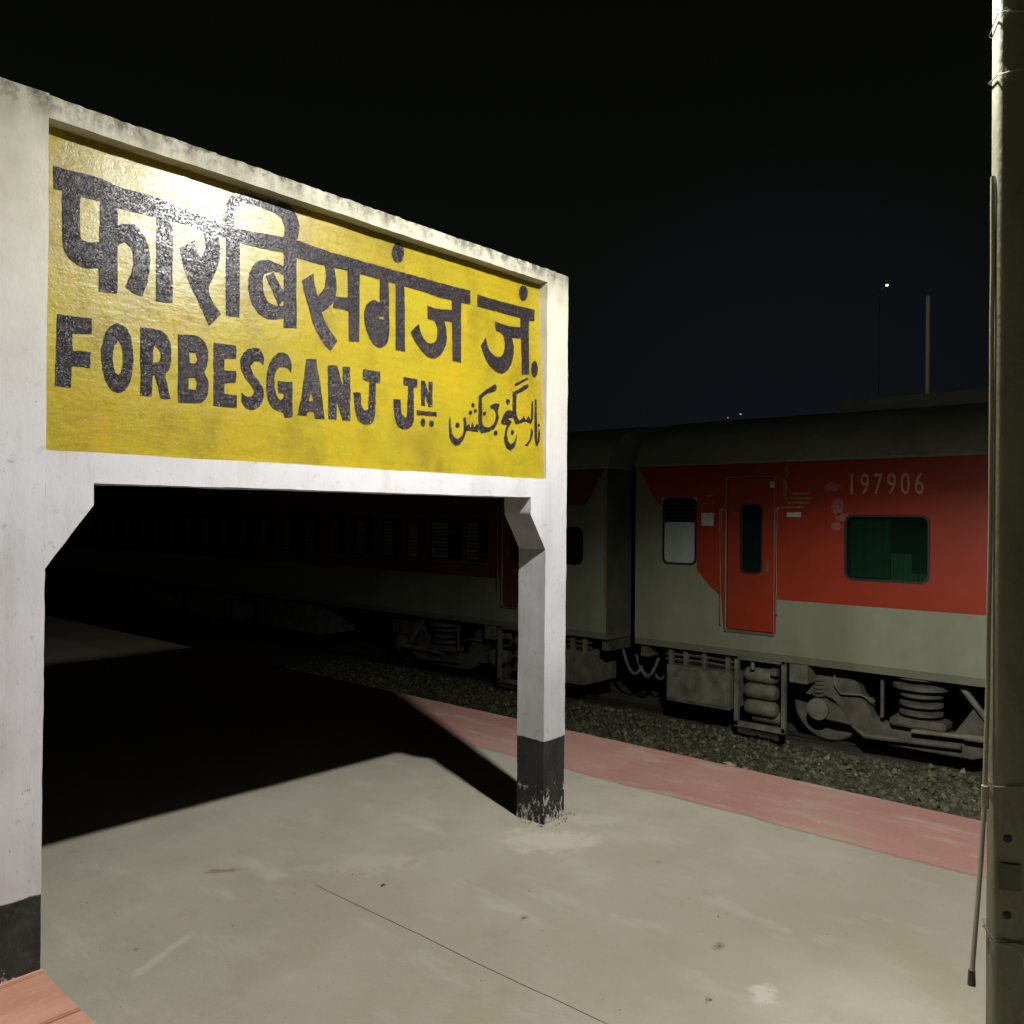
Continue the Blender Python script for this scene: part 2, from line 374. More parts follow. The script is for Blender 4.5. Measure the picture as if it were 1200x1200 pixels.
def rough_block(name, x0, x1, y0, y1, z0, z1, mat, parent, cell=.03, amp=.0022, poly=None, top=0, inner=None):
    """cast block with slightly uneven faces and edges; the noise depends on place only, so butted blocks meet"""
    bm = bmesh.new()
    if poly:
        n = len(poly)
        a = [bm.verts.new((x, y0, z)) for x, z in poly]; b = [bm.verts.new((x, y1, z)) for x, z in poly]
        bm.faces.new(a); bm.faces.new(b[::-1])
        for i in range(n): bm.faces.new((a[i], b[i], b[(i + 1) % n], a[(i + 1) % n]))
        bmesh.ops.triangulate(bm, faces=bm.faces); bmesh.ops.subdivide_edges(bm, edges=bm.edges, cuts=4, use_grid_fill=True)
    else:
        nx, ny, nz = (max(1, round(d / cell)) for d in (x1 - x0, y1 - y0, z1 - z0))
        vs = {}
        def V(i, j, k):
            if (i, j, k) not in vs: vs[i, j, k] = bm.verts.new((x0 + (x1 - x0) * i / nx, y0 + (y1 - y0) * j / ny, z0 + (z1 - z0) * k / nz))
            return vs[i, j, k]
        for i in range(nx):
            for k in range(nz):
                for j in (0, ny): bm.faces.new((V(i, j, k), V(i + 1, j, k), V(i + 1, j, k + 1), V(i, j, k + 1)))
        for j in range(ny):
            for k in range(nz):
                for i in (0, nx): bm.faces.new((V(i, j, k), V(i, j + 1, k), V(i, j + 1, k + 1), V(i, j, k + 1)))
        for i in range(nx):
            for j in range(ny):
                for k in (0, nz): bm.faces.new((V(i, j, k), V(i + 1, j, k), V(i + 1, j + 1, k), V(i, j + 1, k)))
    for v in bm.verts:
        p = v.co.copy()
        d = noise.noise_vector(p * 6) * amp + noise.noise_vector(p * 23) * amp * .8
        if p.z > 2.86: d += noise.noise_vector(p * 45) * .0035
        if p.z < .02: d.z = 0
        v.co = p + d
    bmesh.ops.recalc_face_normals(bm, faces=bm.faces)
    me = bpy.data.meshes.new(name); bm.to_mesh(me); bm.free(); me.shade_smooth()
    try: me.set_sharp_from_angle(angle=radians(35))
    except Exception: pass
    return link(name, me, mat, parent)
# ================================================================== PLATFORM AND GROUND
EDGE = 5.03
def jx(y): return 2.208 + .012 * noise.noise(Vector((0, y * 1.7, 3))) + .004 * noise.noise(Vector((0, y * 9, 1))) + (y - 2.3) * -.015
# the screed is laid in bays; one bay joint runs from y = 3.08 towards the viewer
ys = [-20, -12, -6, -3] + [-2 + .09 * i for i in range(56)] + [3.08]
mb = MB()
L = [(jx(y) - (.0018 if y < 3 else 0), y) for y in ys]; Rr = [(jx(y) + .0018, y) for y in ys]
n = len(ys)
v = [(-15, y, 0) for y in ys] + [(x, y, 0) for x, y in L]
mb.add(v, [(i, n + i, n + i + 1, i + 1) for i in range(n - 1)])
v = [(x, y, 0) for x, y in Rr] + [(EDGE, y, 0) for y in ys]
mb.add(v, [(i, n + i, n + i + 1, i + 1) for i in range(n - 1)])
mb.add([(-15, 3.08, 0), (L[-1][0], 3.08, 0), (Rr[-1][0], 3.08, 0), (EDGE, 3.08, 0), (EDGE, 60, 0), (-15, 60, 0)], [(0, 1, 2, 3, 4, 5)])
v = [(x, y, 0) for x, y in L] + [(x, y, -.012) for x, y in L] + [(x, y, -.012) for x, y in Rr] + [(x, y, 0) for x, y in Rr]
mb.add(v, [(k * n + i, (k + 1) * n + i, (k + 1) * n + i + 1, k * n + i + 1) for k in range(3) for i in range(n - 1)])
me = bpy.data.meshes.new('platform'); me.from_pydata(mb.v, [], mb.f)
plat = tag(link('platform', me, FLOOR), kind='structure')
wall = MB().add([(EDGE, -20, -.002), (EDGE, 60, -.002), (EDGE, 60, -1.3), (EDGE, -20, -1.3)], [(0, 1, 2, 3)])
tag(part('platform_wall', wall, SIDE), kind='structure')
# red oxide safety strip: a coat of paint with a wandering inner edge
N = 400; v = []; f = []
for i in range(N + 1):
    y = -12 + 60 * i / N
    xi = 4.25 + .03 * noise.noise(Vector((1, y * 1.1, 0))) + .018 * noise.noise(Vector((4, y * 5, 0)))
    xo = EDGE + .004 + .010 * noise.noise(Vector((9, y * 6, 0)))
    v += [(xi, y, .002), (xo, y, .004), (xo, y, -.03 + .012 * noise.noise(Vector((2, y * 4, 0))))]
    if i: a = 3 * (i - 1); f += [(a, a + 1, a + 4, a + 3), (a + 1, a + 2, a + 5, a + 4)]
me = bpy.data.meshes.new('red_strip'); me.from_pydata(v, [], f)
tag(link('red_safety_strip', me, PINK), kind='structure')
# far ground and the ballast bed
g = MB().add([(-400, -400, -1.45), (400, -400, -1.45), (400, 400, -1.45), (-400, 400, -1.45)], [(0, 1, 2, 3)])
tag(part('ground', g, BALLAST), kind='structure')
RZ = -1.25                                    # rail level
def bed(x, y): return RZ - .10 + .045 * noise.noise(Vector((x * 1.3, y * 1.3, 0))) + .03 * noise.noise(Vector((x * 5, y * 5, 2))) + .02 * noise.noise(Vector((x * 14, y * 14, 2)))
v = []; f = []; nx, ny = 60, 300
for i in range(nx + 1):
    for j in range(ny + 1):
        x = EDGE + .03 + i * (14 / nx); y = -14 + j * (60 / ny); v.append((x, y, bed(x, y)))
        if i and j: a = i * (ny + 1) + j; f.append((a, a - 1, a - ny - 2, a - ny - 1))
me = bpy.data.meshes.new('ballast_bed'); me.from_pydata(v, [], f); me.shade_smooth()
tag(link('ballast_bed', me, BALLAST), kind='structure')
v = []; f = []; tone = []
for k in range(15000):
    y = -1.5 + 15.5 * random.random() ** 1.35; x = random.uniform(8.0, 10.75)
    s = random.uniform(.014, .036) * (1.5 if random.random() < .05 else 1)
    c = Vector((x, y, bed(x, y) + s * .45)); R_ = Matrix.Rotation(random.uniform(0, 6.28), 3, random.choice('XYZ')) @ Matrix.Rotation(random.uniform(0, 6.28), 3, 'Y')
    o = len(v); q = [Vector(p) * s * random.uniform(.75, 1.3) for p in ((1.2, 0, 0), (-1.2, 0, 0), (0, 1, 0), (0, -1, 0), (0, 0, .75), (0, 0, -.75), (.7, .6, .4), (-.6, -.6, .45))]
    v += [tuple(c + R_ @ p) for p in q]
    f += [tuple(o + i for i in t) for t in ((6, 0, 2), (6, 2, 4), (6, 4, 0), (7, 1, 3), (7, 3, 4), (7, 4, 1), (4, 2, 1), (4, 3, 0), (5, 2, 0), (5, 1, 2), (5, 3, 1), (5, 0, 3))]
    t = random.random() ** 1.7 * .85 + (.35 if random.random() < .07 else 0); tone += [t] * 8
me = bpy.data.meshes.new('ballast_stones'); me.from_pydata(v, [], f)
at = me.attributes.new('tone', 'FLOAT', 'POINT'); at.data.foreach_set('value', tone)
tag(link('ballast_stones', me, STONE), 'grey green track ballast stones lying between platform and train', 'ballast', kind='stuff')
# litter caught in the ballast
for (x, y, s, rot, lab) in ((8.98, 5.35, .11, .4, 'largest pale litter scrap in the ballast, left of the air tanks'),
                            (9.25, 4.75, .07, 1.3, 'small pale litter scrap in the ballast below the battery box'),
                            (8.85, 3.55, .06, 2.1, 'crumpled litter scrap at the platform edge below the front wheel'),
                            (8.92, 6.3, .08, .9, 'pale litter scrap in the ballast right beside the white post')):
    mb = MB(); P = [(-s, -s * .6, 0), (s * .9, -s * .5, .01), (s, s * .6, .02), (-s * .8, s * .5, .0), (0, 0, s * .55), (s * .4, -s * .1, s * .35)]
    mb.add([Matrix.Rotation(rot, 3, 'Z') @ Vector(p) for p in P], [(0, 1, 5), (1, 2, 5), (2, 4, 5), (2, 3, 4), (3, 0, 4), (0, 5, 4)])
    tag(part('litter_scrap', mb, LITTER, loc=(x, y, bed(x, y) + .035)), lab, 'litter')
# tracks: the one the train stands on and the empty one beside the platform
def rail(x):
    p = [(-.07, 0), (.07, 0), (.07, .012), (.012, .03), (.012, .115), (.035, .13), (.035, .16), (-.035, .16), (-.035, .13), (-.012, .115), (-.012, .03), (-.07, .012)]
    mb = MB(); nn = len(p); mb.add([(x + a, y, RZ - .16 + b) for y in (-14, 46) for a, b in p], [(i, (i + 1) % nn, (i + 1) % nn + nn, i + nn) for i in range(nn)]); return mb
for cx in (6.75, 11.82):
    tr = bpy.data.objects.new('railway_track', None); COL.objects.link(tr); tag(tr, kind='structure')
    for s in (-1, 1): part('rail', rail(cx + s * .838), RAIL, tr)
    sl = MB()
    for k in range(90): sl.box(cx - 1.3, cx + 1.3, -12 + k * .62, -11.76 + k * .62, RZ - .36, RZ - .165)
    tag(part('sleepers', sl, SLEEPER, tr), kind='stuff')

# things lying on the platform floor
def clod(x, y, s, mat, h=.5, seed=1):
    random.seed(seed); mb = MB(); n = 9
    v = [(s * (1 + .35 * random.uniform(-1, 1)) * cos(2 * pi * k / n), s * .6 * (1 + .3 * random.uniform(-1, 1)) * sin(2 * pi * k / n), 0) for k in range(n)]
    v += [(p[0] * .55, p[1] * .55, s * h * random.uniform(.7, 1)) for p in v] + [(0, 0, s * h)]
    mb.add(v, [(k, (k + 1) % n, (k + 1) % n + n, k + n) for k in range(n)] + [(n + k, n + (k + 1) % n, 2 * n) for k in range(n)])
    return part('pebble', mb, mat, smooth=True, loc=(x, y, 0))
PEB = [(2.39, 2.85, 0.014, 'c', 'dark clod on the floor, nearest the end of the floor joint'), (2.578, 2.209, 0.011, 's', 'flat grey pebble on the floor right of the dark clod'), (2.904, 1.527, 0.008, 'b', 'small brown pebble on open floor towards the lamp post'), (1.43, 3.092, 0.009, 's', 'grey pebble on the floor right of the red slabs'), (2.56, 1.379, 0.009, 'b', 'brown pebble nearest the bottom edge of the photo')]
for i, (x, y, s, mat, lab) in enumerate(PEB):
    tag(clod(x, y, s, {'c': CLOD, 'b': BROWN, 's': SLEEPER}[mat], .45, i + 3), lab, 'pebble')

# fine grit swept over the floor
random.seed(21); mb = MB()
for k in range(900):
    x = random.uniform(.6, 4.2); y = random.uniform(.8, 4.4); s = random.uniform(.0012, .0034) * (1.6 if random.random() < .06 else 1)
    if x < 1.05 and y < 3.1: continue
    mb.add([(x + s * random.uniform(-1, 1), y + s * random.uniform(-1, 1), s * random.uniform(.3, 1)) for _ in range(4)] + [(x, y, 0)], [(0, 1, 2), (0, 2, 3), (0, 1, 4), (1, 2, 4), (2, 3, 4), (3, 0, 4)])
tag(part('floor_grit', mb, grimy('grit', (.30, .26, .2), (.08, .07, .05), .9, 2)), 'fine grit scattered over the lit concrete floor', 'grit', kind='stuff')

# ================================================================== NAME BOARD
X0, X1, X2, X3 = .815, 1.003, 3.415, 3.59
YF, YB = 2.803, 2.985
ZB0, ZB1, ZT0, ZT1 = 1.690, 1.787, 2.806, 2.874
nb = thing('name_board', 'yellow trilingual station name board in a white concrete frame on two black-footed posts', 'name board', (2.2, 2.9, 0))
def at0(o): o.matrix_parent_inverse = Matrix.Translation(-Vector(nb.location)); return o
at0(rough_block('post', X0, X1, YF, YB, .2, ZT1 + .004, WHITE, nb))
at0(rough_block('post', X2, X3, YF, YB, 0, ZT1, WHITE, nb))
at0(rough_block('top_beam', X1, X2, YF, YB, ZT0, ZT1, WHITE, nb, .022))
at0(rough_block('bottom_beam', X1, X2, YF, YB, ZB0, ZB1, WHITE, nb, .03))
at0(rough_block('bracket', 0, 0, YF, YB - .003, 0, 0, WHITE, nb, poly=[(X1, ZB0), (X1, 1.424), (1.146, 1.620), (1.146, ZB0)]))
at0(rough_block('bracket', 0, 0, YF, YB - .003, 0, 0, WHITE, nb, poly=[(X2, ZB0), (3.296, ZB0), (3.296, 1.602), (X2, 1.422)]))
# crumbling mortar at the foot of the right post
mb = MB(); random.seed(5)
for k in range(70):
    a = random.uniform(-.04, .24); x = X2 + a; y = YF - random.random() ** 2 * .07 + .01; s = random.uniform(.003, .011)
    if random.random() < .35: x = X2 - random.random() ** 2 * .05; y = random.uniform(YF, YB)
    mb.add([(x + s * random.uniform(-1, 1), y + s * random.uniform(-1, 1), s * random.uniform(.2, 1)) for _ in range(4)] + [(x, y, 0)], [(0, 1, 2), (0, 2, 3), (0, 1, 4), (1, 2, 4), (2, 3, 4), (3, 0, 4)])
tag(part('mortar_crumbs', mb, grimy('mortar_crumb', (.42, .38, .33), (.2, .13, .1), .9, 60)), 'crumbs of plaster and rust fallen round the foot of the right post', 'rubble', kind='stuff')
# yellow panel leaning back slightly in its recess, letters brushed on it
TILT = .046
PM = Matrix.Translation((2.2, 2.815, ZB1)) @ Matrix.Rotation(pi / 2 - math.atan(TILT), 4, 'X')
pn = link('panel', None, None, nb) if False else None
mb = MB(); NX, NZ = 80, 34
W0, W1, HH = X1 - 2.2, X2 - 2.2, (ZT0 - ZB1) * 1.0007
v = []; f = []
for i in range(NX + 1):
    for k in range(NZ + 1):
        x = W0 + (W1 - W0) * i / NX; s = HH * k / NZ
        v.append((x, s, .0006 * noise.noise(Vector((x * 4, s * 4, 1)))))
        if i and k: a = i * (NZ + 1) + k; f.append((a, a - 1, a - NZ - 2, a - NZ - 1))
me = bpy.data.meshes.new('panel'); me.from_pydata(v + [(W0, 0, -.06), (W1, 0, -.06), (W1, HH, -.06), (W0, HH, -.06)], [], [q[::-1] for q in f] + [(len(v), len(v) + 1, len(v) + 2, len(v) + 3)])
bm = bmesh.new(); bm.from_mesh(me); bmesh.ops.recalc_face_normals(bm, faces=bm.faces); bm.to_mesh(me); bm.free(); me.shade_smooth()
panel = at0(link('panel', me, YELLOW, nb)); panel.matrix_basis = PM
# coordinates of every brushed letter on the panel, in 0.1 mm from the panel's foot centre
GL = {
'h1':[[[-11646,8967,-11189,8961,-10213,8998,-9580,8890,-8365,8897,-7512,8780,-6555,8707,-5380,8612,-4058,8726,-2689,8822,-1401,8743,-253,8745,1840,8741,3561,8762,5244,8770,6985,8808,6962,8140,6388,8099,4952,8078,3543,8144,1353,8155,-267,8162,-1456,8106,-2703,8127,-3320,8182,-4069,8135,-5145,8114,-5967,8162,-6629,8194,-7269,8241,-8344,8209,-9630,8162,-10248,8215,-10833,8214,-11387,8245,-11652,8248]]],
'pha':[[[-11387,8313,-11403,7370,-11373,6482,-11215,6153,-10869,5946,-10593,5946,-10231,6027,-10222,6890,-10624,6790,-10821,6824,-10866,6978,-10847,8162,-10806,8360]],[[-10226,8361,-10263,6837,-10299,5259,-9994,5279,-9705,5295,-9677,6982,-9679,7579,-9663,8267,-9668,8565]],[[-9742,7519,-9425,7710,-9083,7735,-8825,7497,-8633,7108,-8596,6547,-8692,5913,-8874,5376,-9154,5428,-9450,5582,-9231,6100,-9162,6547,-9221,6921,-9432,7085,-9749,6879]]],
'aa1':[[[-8350,8306,-8398,5297,-7812,5348,-7769,8422]]],
'ra':[[[-6674,8283,-6067,8264,-5997,7618,-6086,7068,-6331,6487,-6467,6152,-6366,5780,-5997,5302,-6451,4784,-6853,5555,-7183,6176,-7376,6690,-7526,7337,-7252,7553,-6978,7771,-6872,7322,-6728,7161,-6584,7521,-6565,7875]]],
'i':[[[-5747,8202,-5806,5276,-5256,5304,-5187,8343]],[[-5896,8399,-5782,9136,-5515,9780,-4935,10044,-4124,10059,-3166,10133,-2821,9952,-2597,9454,-2668,8878,-3309,8717,-3270,9227,-3463,9550,-4021,9670,-4728,9693,-5155,9548,-5397,9147,-5434,8518]]],
'ba':[[[-3306,8868,-2726,8914,-2790,5322,-3378,5271]],[[-3216,7641,-3613,7700,-4058,7745,-4499,7546,-4775,7146,-4864,6646,-4819,6175,-4586,5738,-4211,5493,-3712,5509,-3256,5689,-3247,6139,-3702,6052,-4034,6135,-4220,6440,-4268,6820,-4180,7131,-3956,7278,-3620,7352,-3224,7265]],[[-4126,7094,-3789,7315,-3241,6439,-3589,6049]]],
'sa':[[[-1522,8264,-993,8293,-865,7714,-848,7250,-1001,6753,-1288,6420,-1596,6178,-1466,5880,-1197,5512,-841,5153,-1217,4677,-1649,5069,-2015,5646,-2216,6245,-2415,6838,-2512,7269,-1970,7681,-1900,7217,-1773,6809,-1493,7118,-1372,7559,-1389,8017]],[[-1024,6935,-193,7053,-207,6482,-1035,6468]],[[-271,8600,367,8699,263,5281,-267,5221]]],
'ga':[[[1438,8406,1910,8410,1920,6927,1893,5934,1799,5524,1446,5224,1076,5264,780,5604,582,6100,567,6674,756,6999,1066,7205,1405,7163],[1644,6541,1595,6490,1479,6452,1365,6449,1318,6482,1367,6533,1482,6571,1597,6574]],[[2327,8451,2817,8456,2778,5253,2238,5246]],[[2838,9648,2784,9413,2652,9220,2476,9120,2305,9140,2183,9273,2144,9483,2196,9715,2326,9908,2501,10010,2674,9993,2797,9861]]],
'ja':[[[5717,8523,6352,8538,6242,5260,5688,5239]],[[4166,7547,4801,7529,5767,7654,5749,7084,5204,7028,5342,6535,5285,5965,4963,5470,4578,5220,4131,5210,3702,5501,3352,5825,3135,6194,3627,6629,3760,6217,4079,5886,4486,5896,4721,6210,4735,6656,4594,6936,4185,6946]]],
'h2':[[[7464,8732,8921,8713,11744,8772,11671,8159,11284,8122,9794,8133,7443,8143]]],
'ja2':[[[10582,8276,11245,8334,11152,5327,10602,5255]],[[8662,7628,9592,7579,10651,7670,10628,7079,9887,7020,10007,6582,9940,6023,9600,5428,9141,5126,8701,5128,8108,5463,7783,5887,7612,6271,7983,6711,8177,6181,8642,5894,9085,5989,9323,6416,9297,6894,9127,7108,8690,7184]],[[11208,9547,11153,9333,11021,9158,10848,9070,10679,9092,10561,9216,10524,9409,10577,9621,10707,9796,10880,9886,11050,9867,11170,9743]],[[11861,5702,11817,5482,11714,5312,11580,5238,11452,5279,11363,5423,11336,5631,11380,5850,11482,6019,11615,6095,11744,6056,11834,5912]]],
'F':[[[-11578,4280,-10529,4325,-10542,3807,-11127,3747,-11132,3204,-10576,3233,-10588,2718,-11154,2713,-11194,2023,-11648,2023]]],
'O':[[[-9734,4336,-9438,4217,-9254,3830,-9204,3228,-9249,2652,-9424,2214,-9649,2037,-9906,2082,-10120,2428,-10223,2971,-10198,3567,-10030,4078],[-9685,3742,-9576,3589,-9543,3179,-9585,2759,-9698,2594,-9808,2692,-9870,3058,-9817,3552]]],
'R':[[[-8942,4321,-8474,4343,-8117,4267,-7919,3964,-7885,3497,-7952,3055,-8097,2800,-7926,2017,-8268,1980,-8456,2754,-8554,2741,-8591,2022,-8971,2019],[-8501,3795,-8325,3666,-8248,3444,-8330,3237,-8529,3170]]],
'B':[[[-7623,4293,-7105,4360,-6786,4298,-6567,4066,-6511,3730,-6579,3339,-6684,3096,-6546,2847,-6531,2468,-6659,2111,-6902,1972,-7657,1912],[-7233,3737,-6995,3754,-6938,3554,-7001,3356,-7219,3364],[-7266,2813,-7029,2862,-6952,2645,-7035,2428,-7272,2438]]],
'E':[[[-6298,4223,-5404,4246,-5412,3774,-5890,3685,-5897,3277,-5420,3302,-5428,2889,-5905,2792,-5912,2423,-5401,2422,-5409,1951,-6335,1935]]],
'S':[[[-4295,3672,-4275,4018,-4443,4255,-4711,4274,-5024,4107,-5226,3801,-5231,3484,-5085,3148,-4826,2863,-4675,2642,-4789,2450,-5010,2426,-5218,2541,-5211,2187,-5018,1971,-4709,1961,-4437,2148,-4305,2443,-4326,2803,-4510,3062,-4729,3313,-4814,3541,-4676,3780,-4452,3791]]],
'G':[[[-3061,3531,-3052,3947,-3238,4231,-3521,4272,-3829,4083,-4068,3643,-4170,3104,-4136,2502,-3936,2119,-3613,2008,-3426,1965,-3383,1784,-3048,1836,-3020,3184,-3684,3164,-3669,2717,-3412,2684,-3438,2538,-3605,2438,-3741,2627,-3826,3024,-3796,3395,-3627,3662,-3390,3735,-3201,3678]]],
'A':[[[-2373,4191,-1928,4255,-1727,3202,-1542,1896,-2013,1880,-2071,2143,-2356,2115,-2391,1952,-2807,1940,-2590,2834],[-2180,2934,-2061,2572,-2296,2547]]],
'N':[[[-1348,4093,-883,4140,-632,3333,-613,4139,-237,4162,-271,1927,-666,1920,-950,2690,-969,1920,-1366,1912]]],
'J':[[[427,4168,1352,4176,1324,3682,1098,3683,1025,2328,871,1971,510,1855,160,1965,-5,2343,-89,3146,296,3161,317,2599,454,2444,669,2493,757,3670,417,3741]]],
'J2':[[[2651,4111,3480,4126,3429,3728,3228,3704,3185,2233,2979,1917,2586,1826,2282,1948,2103,2371,2047,3097,2468,3113,2490,2525,2640,2362,2797,2406,2914,3756,2641,3753]]],
'n':[[[3681,4090,3925,4108,4113,3534,4129,4085,4379,4115,4343,2978,4095,2953,3905,3450,3890,2962,3647,2950]],[[3399,2732,4586,2756,4580,2559,3393,2521]],[[3893,2235,3845,2094,3740,2028,3639,2076,3600,2209,3647,2350,3752,2416,3854,2368]],[[4403,2230,4356,2118,4249,2065,4145,2100,4105,2205,4151,2316,4258,2370,4363,2335]]],
'urdu1':[[[5446,2646,5501,2099,5636,1740,5890,1627,6196,1836,6321,2219,6298,2645,6451,2713,6513,2289,6424,1907,6108,1457,5769,1301,5446,1516,5352,1981,5367,2455]],[[6406,2494,6513,2289,6669,2410,6777,2203,6904,2538,7010,2276,7210,2456,7401,2309,7275,2081,6392,2065]],[[6046,2292,6004,2198,5908,2153,5815,2183,5779,2270,5821,2363,5916,2409,6010,2379]],[[7078,3340,7044,3260,6966,3220,6890,3244,6861,3318,6896,3398,6973,3438,7049,3414]],[[6895,2959,6861,2887,6784,2851,6709,2872,6680,2938,6713,3010,6790,3046,6866,3025]],[[7209,3082,7179,3017,7112,2985,7047,3004,7022,3063,7051,3128,7118,3160,7184,3141]],[[7376,3835,7571,3802,7588,3146,7604,2490,7831,2180,7508,2017,7322,2302,7351,3123]],[[7375,3808,7739,4068,8562,4526,8680,4400,8550,4189,7976,3985,7570,3758]],[[7600,2380,8037,2362,8410,2615,8547,3017,8435,3285,8192,3288,8156,3423,8527,3573,8855,3551,8720,3257,8747,2868,8484,2399,8070,2171,7469,2014]],[[8646,2133,8604,2043,8510,2000,8419,2029,8384,2113,8425,2203,8519,2246,8610,2217]],[[7852,3007,7822,2934,7753,2898,7687,2921,7661,2988,7692,3061,7760,3097,7827,3074]]],
'urdu2':[[[9995,4699,10975,5139,11108,5097,10077,4594]],[[9849,4253,11007,4822,11093,4745,10953,4582,10149,4229]],[[9851,4310,10151,4258,10085,3677,10108,3164,10270,2892,10002,2668,9804,3078]],[[10008,2811,10448,2965,10631,3155,10800,2968,11031,3192,11174,2972,11305,3979,11420,3932,11339,3045,11194,2799,10796,2869,10441,2792,10089,2675]],[[8906,2714,9345,3290,9855,3311,9844,3025,9415,2900,9707,2785,9348,2244,9415,1798,9620,1642,9884,1831,10070,2187,10013,1840,9828,1485,9566,1327,9275,1450,9123,1833,9223,2291,9361,2585,8985,2609]],[[9600,3769,9557,3668,9459,3618,9365,3649,9329,3741,9372,3842,9469,3892,9564,3862]],[[9866,2257,9828,2173,9742,2133,9658,2160,9626,2238,9664,2321,9750,2362,9834,2335]],[[11184,2565,11333,2460,11255,2103,10880,1658,10659,1655,11073,2032]],[[11544,4092,11680,4078,11636,1896,11513,1771,11450,2235]],[[11803,2615,11881,2504,11822,1968,11692,1712,11511,1741,11675,1958]],[[11902,2789,11875,2728,11815,2699,11758,2718,11736,2775,11763,2835,11822,2865,11880,2845]]]}
NAMES = {'h1': 'headline_stroke', 'h2': 'headline_stroke', 'urdu1': 'urdu_word', 'urdu2': 'urdu_word'}
for key, polys in GL.items():
    allv = []; allf = []
    for i, rings in enumerate(polys):
        rr = [smooth_ring([(r[j] * 1e-4, r[j + 1] * 1e-4) for j in range(0, len(r), 2)], 9) for r in rings]
        rr = [[q + Vector((noise.noise(Vector((q.x * 60, q.y * 60, 1))), noise.noise(Vector((q.x * 60, q.y * 60, 7))))) * .0022 + Vector((noise.noise(Vector((q.x * 300, q.y * 300, 2))), noise.noise(Vector((q.x * 300, q.y * 300, 5))))) * .0016 for q in r] for r in rr]
        vv, ff = plate(rr, .0005 + .00012 * i + (.0002 if key[0] == 'h' else 0), .0012)
        o = len(allv); allv += vv; allf += [tuple(o + a for a in q) for q in ff]
    me = bpy.data.meshes.new('letter'); me.from_pydata(allv, [], allf)
    o = at0(link(NAMES.get(key, 'letter'), me, BLACK, nb)); o.matrix_basis = PM

# ================================================================== RED SLAB LEDGE under the left post
lg = thing('slab_ledge', 'low ledge of red slabs at the bottom left corner under the left post', 'ledge', (.6, 2.6, 0))
core = MB().box(-.60, .395, -1.2, .45, 0, .165); part('ledge_core', core, CLOD, lg)
random.seed(11)
rows = [(2.782, 3.05), (2.500, 2.778), (2.215, 2.496), (1.93, 2.211), (1.64, 1.926), (1.40, 1.636)]
for k, (a, b) in enumerate(rows):
    for (c0, c1) in ((0.0, .495), (.499, 1.006)):
        j = random.uniform(-.004, .004)
        mb = MB().box(c0 - .6, c1 - .6 + j, a - 2.6 + .0035, b - 2.6 - .0035, .166, .2 + random.uniform(-.003, .003))
        part('slab', mb, BRICK, lg, bevel=.004)

# ================================================================== LAMP POST at the right edge of the frame
PX, PY = 2.616, .5225
lp = thing('lamp_post', 'tall square steel lamp post close to the camera at the right edge', 'lamp post', (PX, PY, 0))
def rot2(pts, a): return [(x * cos(a) - y * sin(a), x * sin(a) + y * cos(a)) for x, y in pts]
# box section, turned so that its narrow lit side faces along the track
AX = A + pi - radians(0)      # outward towards the viewer
def sect(w, d, r): return rrect(-w / 2, w / 2, -d / 2, d / 2, r, 3)
view = math.atan2(-PY, -PX)
ang = view + radians(15)
def post_mesh(w, z0, z1, r=.008, wob=0):
    pr = rot2(sect(w, w, r), ang); n = len(pr); mb = MB(); zs = [z0 + (z1 - z0) * i / 40 for i in range(41)]
    v = [(x * (1 + wob * noise.noise(Vector((x * 30, y * 30, z * 5)))), y * (1 + wob * noise.noise(Vector((y * 30, x * 30, z * 5)))), z) for z in zs for x, y in pr]
    mb.add(v, [(i * n + k, i * n + (k + 1) % n, (i + 1) * n + (k + 1) % n, (i + 1) * n + k) for i in range(40) for k in range(n)] + [tuple(range(n))[::-1], tuple(40 * n + k for k in range(n))])
    return mb
part('pole', post_mesh(.095, 0, 4.0, .020, .02), POLE, lp, smooth=True)
# adjusting holes and the clamp on the side that faces the viewer
D = Vector((cos(ang), sin(ang), 0)); T = Vector((-sin(ang), cos(ang), 0))
def on_face(u, z, out=0.): return D * (.046 + out) + T * u + Vector((0, 0, z))
for z in (.755, .553):
    part('bolt_hole', MB().lathe(on_face(-.017, z, -.0015), D, [(.0095, 0), (.0110, .0040), (.0095, .0045), (.001, .0046)], 14), RUBBER, lp, smooth=True)
rc = Matrix.Rotation(ang, 3, 'Z')
cl = MB(); c0 = on_face(-.012, .655, .003); q = [rc @ Vector((a, b, c)) for a in (-.003, .004) for b in (-.026, .026) for c in (-.035, .035)]
cl.add([c0 + p for p in q], [(0, 1, 3, 2), (4, 6, 7, 5), (0, 4, 5, 1), (2, 3, 7, 6), (0, 2, 6, 4), (1, 5, 7, 3)])
part('clamp_plate', cl, UNDERG, lp, bevel=.001)
def ring_wire(z, off=.004, tilt=.0, seed=0):
    pr = rot2(sect(.092 + 2 * off, .092 + 2 * off, .01), ang)
    return [(x, y, z + tilt * x * 4 + .006 * noise.noise(Vector((x * 20, y * 20, z + seed)))) for x, y in pr] + [(pr[0][0], pr[0][1], z)]
for z, tl in ((.49, .05), (.478, -.04), (2.80, .06), (2.94, -.04), (.90, .03)):
    part('tie_wire', MB().tube(ring_wire(z, .006, tl), .0016, 5), STEEL, lp)
loop = [on_face(-.01 + .03 * cos(a), .43 + .045 * sin(a), .01 + .012 * sin(a * 2)) for a in [i * .35 - 1.2 for i in range(15)]]
part('tie_wire', MB().tube(loop, .0011, 5), STEEL, lp)
loop = [on_face(.0 - .016 * i * .6, .37 - .01 * sin(i * .9), .008 + .003 * i) for i in range(6)]
part('tie_wire', MB().tube(loop, .0011, 5), STEEL, lp)
